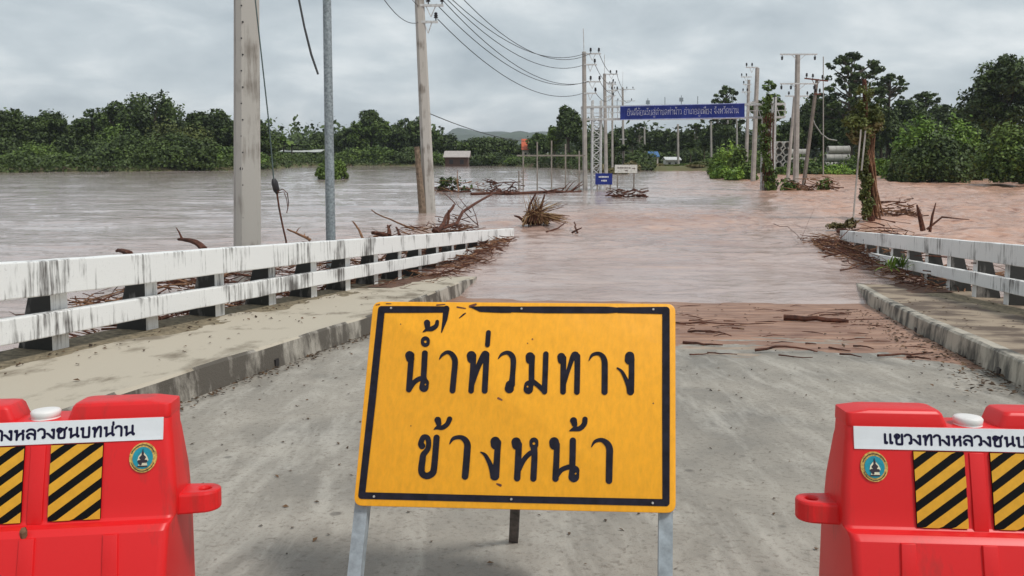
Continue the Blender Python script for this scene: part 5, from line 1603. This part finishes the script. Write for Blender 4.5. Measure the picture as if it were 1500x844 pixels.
# ================================================================== DRIFTWOOD AND DEBRIS
def bent(a, b, wob_=.08, n=6):
    L = (b - a).length
    off = Vector((random.uniform(-1, 1), random.uniform(-1, 1), random.uniform(-.2, .8))) * wob_ * L
    return [a.lerp(b, k / n) + off * math.sin(math.pi * k / n) + Vector((random.uniform(-1, 1), random.uniform(-1, 1), random.uniform(-1, 1))) * .012 * L for k in range(n + 1)]
def stick(a, b, r0, r1, mat, label, group=None, name='branch', twigs=0, wob_=.06):
    a, b = Vector(a), Vector(b)
    P = bent(a, b, wob_)
    mb = MB(a)
    mb.tube(P, [r0 + (r1 - r0) * k / 6 for k in range(7)], 7)
    for k in range(twigs):
        i = random.randint(1, 5)
        d = Vector((random.uniform(-1, 1), random.uniform(-.6, .6), random.uniform(.1, 1))).normalized() * (b - a).length * random.uniform(.15, .35)
        mb.tube([P[i], P[i] + d * .5 + Vector((0, 0, .02)), P[i] + d], [r1 * .9, r1 * .6, r1 * .3], 5)
    o = mb.build(name, mat, None, smooth=True)
    o.location = a
    return tag(o, label, 'branch' if name == 'branch' else 'log', group)
# on the mud
LM = 'thin brown stick lying flat on the wet red mud'
GM = 'sticks lying on the mud'
d1 = at_deck(1148, 466, .05); d2 = at_deck(1242, 471, .04)
stick(d1, d2, .05, .03, M_wood, 'thickest dark log lying across the wet red mud', GM, name='log', twigs=0, wob_=.03)
for x0, y0, x1, y1, r in ((990, 473, 1104, 475, .016), (1008, 486, 1072, 492, .02), (1000, 501, 1058, 506, .024), (1107, 514, 1198, 515, .022), (1285, 522, 1366, 517, .02), (1200, 462, 1226, 462, .014),
                          (1214, 509, 1246, 514, .016), (1250, 507, 1280, 511, .016), (1283, 479, 1304, 481, .014), (1328, 523, 1364, 526, .02), (1010, 470, 1028, 468, .016), (1222, 479, 1240, 479, .012),
                          (1122, 472, 1140, 473, .012), (1072, 481, 1090, 482, .02), (1180, 503, 1196, 504, .014), (1036, 517, 1080, 519, .012), (1230, 519, 1262, 523, .016), (1140, 520, 1190, 524, .012), (1010, 519, 1040, 517, .012), (1060, 470, 1078, 471, .012)):
    stick(at_deck(x0, y0, .025), at_deck(x1, y1, .02), r * .8, r * .35, M_wood, LM, GM, twigs=0, wob_=.09)
# by the railings
GR = 'branches caught behind the long railing'
def rp(px, py, off, extra=0.0):
    """point on the vertical plane parallel to the long railing at the given offset"""
    d = ray(px, py)
    t_ = off / (d.x - HEAD * d.y)
    return Vector((d.x * t_, d.y * t_, CAM_H + d.z * t_))
stick(rp(640, 338, -6.5), rp(729, 277, -7.0), .06, .03, M_wood, 'longest driftwood pole slanting up over the end of the long railing', GR, name='log', wob_=.02)
stick(rp(640, 340, -6.5), rp(664, 301, -6.8), .065, .04, M_wood, 'short thick dark stump beside the longest slanting pole at the railing end', GR, name='log', wob_=.015)
stick(rp(655, 330, -6.6), rp(657, 308, -6.6), .04, .03, M_wood, 'small upright stake between the stump and the long pole', GR)
stick(rp(606, 337, -6.6), rp(543, 308, -7.2), .025, .012, M_wood_p, 'long thin bare twig reaching towards the slim column', GR)
stick(rp(532, 352, -6.6), rp(517, 324, -6.9), .03, .015, M_wood_p, 'pale pointed twig standing above the railing right of the slim column', GR)
stick(rp(455, 352, -6.5), rp(420, 336, -6.9), .03, .014, M_wood_p, 'pale forked twig left of the slim column', GR, twigs=3)
stick(rp(300, 365, -6.6), rp(262, 350, -7.4), .05, .02, M_wood, 'reddish broken branch poking over the railing left of the thick pole', GR, twigs=1)
stick(rp(190, 372, -6.7), rp(172, 367, -7.2), .04, .02, M_wood, 'tiny reddish branch tip nearest the picture edge behind the railing', GR)
stick(rp(566, 345, -6.5), rp(545, 341, -6.9), .06, .04, M_wood, 'short dark log lying on the railing top', GR)
stick(rp(570, 345, -6.5), rp(568, 330, -6.6), .06, .02, M_wood, 'dark knotty stub sticking up behind the railing', GR, twigs=3)
stick(rp(585, 345, -6.5), rp(580, 333, -6.7), .04, .02, M_wood, 'second dark stub sticking up behind the railing beside the knotty one', GR)
for x0, y0, x1, y1 in ((700, 330, 668, 296), (668, 300, 650, 283), (700, 332, 690, 300), (690, 312, 672, 290)):
    stick(rp(x0, y0, -6.9), rp(x1, y1, -7.3), .018, .008, M_wood, 'hair thin bare twig near the flooded railing end', 'hair thin twigs at the railing end', twigs=2)
def heap(name, pts_fn, n, L, r, mats, label=None):
    """tangle nobody could count"""
    mb = MB()
    for i in range(n):
        p = pts_fn()
        a = random.uniform(0, 2 * math.pi)
        d = Vector((math.cos(a), math.sin(a) * .9, random.uniform(-.25, .45))) * random.uniform(.4, 1) * L
        c = d.cross(Vector((0, 0, 1))) * random.uniform(-.35, .35)
        mb.cur = random.randrange(len(mats))
        rr = r * random.uniform(.4, 1.2)
        mb.tube([p - d * .5, p + c, p + d * .5], [rr, rr * .8, rr * .4], 4)
    o = mb.build(name, mats)
    return tag(o, kind='stuff')
def along(off0, off1, y0, y1, h):
    def f():
        y = random.uniform(y0, y1); o = random.uniform(off0, off1)
        x = HEAD * y + o
        return Vector((x, y, max(.02, 0) + h * random.random() ** 1.6))
    return f
def leaning(off0, off1, y0, y1, lo, hi):
    def f():
        y = random.uniform(y0, y1); o = random.uniform(off0, off1)
        return Vector((HEAD * y + o, y, max(0.02, rail_z(o, y) + lo) + (hi - lo) * random.random() ** 1.4))
    return f
heap('driftwood_tangle', leaning(-7.9, -6.62, 9.6, 17, -.5, .52), 900, .8, .014, [M_wood, M_wood, M_wood_p])
heap('driftwood_tangle', leaning(-7.2, -6.62, 17, 27, -.4, .6), 420, .8, .016, [M_wood, M_wood, M_wood_p])
heap('driftwood_tangle', along(-7.6, -6.55, 16, 28, .45), 420, 1.0, .02, [M_wood, M_wood, M_wood_p])
def on_walk(off0, off1, y0, y1, h):
    def f():
        y = y0 + (y1 - y0) * random.random() ** .8; o = random.uniform(off0, off1)
        x = HEAD * y + o
        return Vector((x, y, max(road_z(x, y) + KERB, 0) + .02 + h * random.random() ** 2))
    return f
heap('driftwood_tangle', on_walk(-6.05, -5.1, 15.2, 24, .10), 170, .7, .010, [M_wood, M_wood, M_wood_p])
heap('driftwood_tangle', on_walk(-6.0, -5.45, 18, 27, .22), 170, .9, .018, [M_wood, M_wood_p])
heap('driftwood_tangle', on_walk(4.85, 5.5, 15.5, 26.5, .26), 330, .7, .014, [M_wood, M_wood, M_wood_p])
heap('driftwood_tangle', on_walk(4.3, 5.3, 20, 28, .16), 170, .9, .02, [M_wood, M_wood_p])
heap('driftwood_tangle', along(5.5, 6.6, 10, 25, .9), 230, 1.0, .02, [M_wood, M_wood_p])
def at_w(px, py): return at_z(px, py, .03)
def on_mud():
    y = random.uniform(9.8, 15.4); o = random.uniform(-1.0, 3.0)
    x = HEAD * y + o
    return Vector((x, y, road_z(x, y) + .03))
mb = MB()
for k in range(55):
    p = on_mud(); a_ = random.gauss(0, .35); L_ = random.uniform(.05, .3)
    dd = Vector((math.cos(a_), math.sin(a_), 0)) * L_
    mb.tube([p - dd, p + Vector((0, random.uniform(-.03, .03), .008)), p + dd], [.004, .008, .003], 4)
tag(mb.build('mud_twigs', M_wood), kind='stuff')
# floating and stranded timber in the flood
LF = 'dark log drifting in the flood before the steel frame'
for x0, y0, x1, y1, r in ((690, 285, 762, 283, .12), (740, 284, 850, 281, .14), (800, 283, 842, 280, .1), (640, 280, 690, 281, .08)):
    stick(at_w(x0, y0), at_w(x1, y1), r, r * .6, M_wood, LF, 'logs before the steel frame', name='log', twigs=3, wob_=.01)
p = at_w(738, 283)
heap('driftwood_tangle', lambda: p + Vector((random.uniform(-1.3, 1.3), random.uniform(-.6, .6), random.random() ** 2 * 1.0)), 60, 1.6, .05, [M_wood])
p2 = at_w(668, 280)
heap('driftwood_tangle', lambda: p2 + Vector((random.uniform(-2.2, 2.2), random.uniform(-.6, .6), random.random() ** 2 * .9)), 60, 1.5, .045, [M_wood, M_wood_p])
o = vine_cloud('floating_plant', 'uprooted leafy plant drifting in the water right of the tall water pole', 'plant', p2, [(p2 + Vector((random.uniform(-1.6, 1.6), 0, random.uniform(.2, .8))), (.4, .3, .3)) for _ in range(8)], 260, .17, M_leafd)
stick(at_w(672, 281), at_y(670, 250, 63.5), .07, .02, M_wood_p, 'pale upright stem among the floating plant beyond the railing end', None, twigs=5)
p3 = at_w(918, 288)
heap('driftwood_tangle', lambda: p3 + Vector((random.uniform(-1.2, 1.2), random.uniform(-.4, .4), random.random() ** 2 * .5)), 60, 1.2, .05, [M_wood])
# straw and bamboo clump in mid water
cb = at_z(790, 331, 0)
t = empty('bamboo_clump', cb, 'uprooted clump of straw coloured bamboo stranded where the water crosses the road', 'plant debris')
mb = MB(cb)
for k in range(190):
    x = random.uniform(764, 806)
    a = at_y(x, random.uniform(322, 331), cb.y + random.uniform(-.5, .5))
    q = random.random()
    b = at_y(770 + q * 62 + random.uniform(-6, 6), 312 + q * 12 + random.uniform(-8, 6) - (22 if random.random() < .2 else 0), cb.y + random.uniform(-1, .6))
    mid = a.lerp(at_y(782, 296, cb.y), .45)
    mb.cur = random.randrange(3)
    mb.tube([a, mid, b], [.02, .018, .008], 4)
mb.build('straw', [plain('straw', (.36, .24, .11), .8, scale=9), M_wood_p, M_wood], t)
mb = MB(cb)
for pts in (((771, 328), (776, 300), (785, 283)), ((790, 316), (794, 298), (798, 285)), ((770, 326), (760, 318), (753, 316)), ((800, 330), (808, 334), (830, 336))):
    mb.tube([at_y(x, y, cb.y) for x, y in pts], [.07, .055, .03], 6)
mb.build('root', M_wood, t)
for x0, y0, x1, y1, in ((845, 340, 842, 332), (800, 340, 828, 334), (838, 341, 852, 342)):
    stick(at_w(x0, y0), at_w(x1, y1) + Vector((0, 0, .2)), .04, .02, M_wood, 'small snag in the riffle beside the bamboo clump', 'snags beside the bamboo clump')
# at the foot of the T pole
p4 = at_z(1188, 280, 0)
heap('driftwood_tangle', lambda: p4 + Vector((random.uniform(-2, 2), random.uniform(-.6, .6), random.random() ** 2 * 1.1)), 110, 1.5, .05, [M_wood, M_wood_p, M_wood_p])
vine_cloud('floating_plant', 'mound of drooping leaves at the foot of the tall T shaped pole', 'plant', p4, [(p4 + Vector((random.uniform(-2.2, 1.2), -.2, random.uniform(.2, .7))), (.5, .3, .35)) for _ in range(9)], 420, .16, M_leafm)
# at the overgrown post and beyond the short railing
p5_ = at_z(1306, 318, 0)
heap('driftwood_tangle', lambda: p5_ + Vector((random.uniform(-1.1, 1.2), random.uniform(-.5, .5), 0)) + Vector((0, 0, max(0, random.random() * .9 * (1 - (random.random()))))), 140, 1.0, .03, [M_wood, M_wood, M_wood_p])
GS = 'snags in the water behind the short railing'
for pts, r, lb in ((((1352, 338), (1347, 315), (1343, 300)), .09, 'broad broken stump behind the short railing, pointing towards the overgrown post'),
                   (((1362, 340), (1366, 315), (1371, 297)), .05, 'slim pointed snag behind the short railing beside the broad stump'),
                   (((1358, 336), (1380, 318), (1420, 322)), .04, 'long thin snag trailing away over the rough water behind the short railing')):
    P = [at_y(x, y, 27.5) for x, y in pts]
    mb = MB(P[0]); mb.tube(P, [r, r * .8, r * .3], 7)
    o = mb.build('snag', M_wood, None, smooth=True); o.location = P[0]
    tag(o, lb, 'snag', GS)
for x0, y0, x1, y1, r, lb in ((1190, 350, 1268, 384, .03, 'brown branch trailing from the heap at the short railing end into the water'), (1132, 330, 1182, 356, .012, 'bent thin wire like twig rising from the water before the short railing'), (1228, 338, 1250, 346, .09, 'thick dark root end at the tip of the short railing')):
    stick(at_z(x0, y0, .12), at_z(x1, y1, .12), r, r * .6, M_wood, lb, None, twigs=1)
# weeds
w0 = road_pt(5.0, 20.0, KERB)
wb_ = at_y(1314, 392, 18.2)
t = empty('weed_clump', wb_, 'fresh green weed clump caught against the short railing', 'plant')
Vs, Ts = [], []
for k in range(70):
    a = random.uniform(0, 2 * math.pi); el = random.uniform(.1, 1.3)
    d = np.array([math.cos(a) * math.cos(el), math.sin(a) * math.cos(el) * .6, math.sin(el)])
    L = random.uniform(.25, .6)
    u = np.linspace(0, 1, 6)
    C = np.array([random.uniform(-.2, .2), random.uniform(-.1, .1), 0]) + d * L * u[:, None]; C[:, 2] -= u ** 2 * L * .35
    s = np.cross(d, [0, 0, 1.]); s /= np.linalg.norm(s) + 1e-9
    wd = (np.sin(np.pi * np.clip(u * .95 + .05, 0, 1)) * .02)[:, None]
    A_, B_ = C + s * wd, C - s * wd
    Vs.append(np.stack([A_[:-1], A_[1:], B_[1:], B_[:-1]], 1).reshape(-1, 3)); Ts.append(np.full(20, random.random()))
mk('blades', np.concatenate(Vs), np.concatenate(Ts), M_leafl, t, None)
yl = at_z(1232, 330, .25)
vine_cloud('weed_clump', 'yellowing leaf bundle draped over the flooded end of the short railing', 'plant', yl, [(yl + Vector((random.uniform(-.45, .5), 0, random.uniform(-.05, .15))), (.2, .16, .1)) for _ in range(8)], 260, .1, M_leafdry)
# loose litter: fallen leaves and grit on walkways, road and in the gutters
def litter(name, n, fn, s0, s1, mat):
    P = np.array([fn() for _ in range(n)])
    nrm = np.tile(np.array([0, .07, 1.]), (n, 1)) + rng.normal(size=(n, 3)) * .22
    nrm /= np.linalg.norm(nrm, axis=1, keepdims=True)
    V, t_ = leaves(P, nrm, rng.uniform(s0, s1, n), rng.random(n), bend=.8)
    return tag(mk(name, V, t_, mat, None, None), kind='stuff')
M_lit = leaf_mat('dead leaves', (.035, .022, .014), (.16, .09, .045), .7)
def sc_walk_l():
    y = random.uniform(4.5, 15); o = random.choice((random.uniform(-6.0, -4.5), random.gauss(-5.85, .12)))
    return (*road_pt(o, y, KERB + .008),)
litter('leaf_litter', 190, sc_walk_l, .012, .038, M_lit)
def sc_walk_r():
    y = random.uniform(10, 20); o = random.uniform(3.5, 5.4)
    return (*road_pt(o, y, KERB + .008),)
litter('leaf_litter', 160, sc_walk_r, .012, .035, M_lit)
def sc_gut():
    y = random.uniform(7.2, 14.5)
    k = kr(y) - abs(random.gauss(0, .28)) - .04
    return (*road_pt(k, y, .012 + random.random() * .03),)
litter('leaf_litter', 700, sc_gut, .012, .04, M_lit)
def sc_gutl():
    y = random.uniform(5.5, 12)
    k = kl(y) + abs(random.gauss(0, .09)) + .04
    return (*road_pt(k, y, .01 + random.random() * .02),)
litter('leaf_litter', 420, sc_gutl, .01, .03, M_lit)
def sc_road():
    y = random.uniform(3, 10); return (*road_pt(random.uniform(-4, 3), y, .006),)
litter('road_grit', 420, sc_road, .006, .022, M_lit)
def sc_mud():
    y = random.uniform(9.6, 15.5); return (*road_pt(random.uniform(-1.2, 3.1), y, .03),)
litter('mud_litter', 120, sc_mud, .01, .04, M_lit)
# dry leaf stuck on the left barrier
lf = bar1.matrix_world.copy()
bpy.context.view_layer.update()
mw = bar1.matrix_world
c = mw @ Vector((-.013, -.168, .535))
mb = MB(c)
pts = [(-.008, 0, .016), (.006, -.004, .02), (.014, -.008, .008), (.012, -.006, -.012), (.002, -.012, -.026), (-.010, -.006, -.014), (-.014, -.002, .004)]
ctr = Vector((0, -.014, 0))
mb._add([c + Vector(p) for p in pts] + [c + ctr] + [c + Vector((p[0] * .9, p[1] + .006, p[2] * .9)) for p in pts], [(i, (i + 1) % 7, 7) for i in range(7)] + [tuple(range(14, 7, -1))])
o = mb.build('dry_leaf', M_wood_p, None); o.location = c
tag(o, 'small curled dry leaf stuck to the front of the red barrier', 'leaf')

# ================================================================== AIR
bm = bmesh.new()
bmesh.ops.create_cube(bm, size=1)
for v in bm.verts:
    v.co = Vector((v.co.x * 19000, v.co.y * 19000, (v.co.z + .5) * 170 - 3.2))
me = bpy.data.meshes.new('haze'); bm.to_mesh(me); bm.free()
hm = bpy.data.materials.new('damp air'); hm.use_nodes = True
hn, hl = hm.node_tree.nodes, hm.node_tree.links
hn.clear()
ho = N(hn, 'ShaderNodeOutputMaterial'); hv = N(hn, 'ShaderNodeVolumePrincipled')
hv.inputs['Color'].default_value = (.86, .92, 1, 1); hv.inputs['Density'].default_value = .00018; hv.inputs['Anisotropy'].default_value = .2
hl.new(hv.outputs[0], ho.inputs['Volume'])
tag(link('haze', me, hm), kind='stuff')
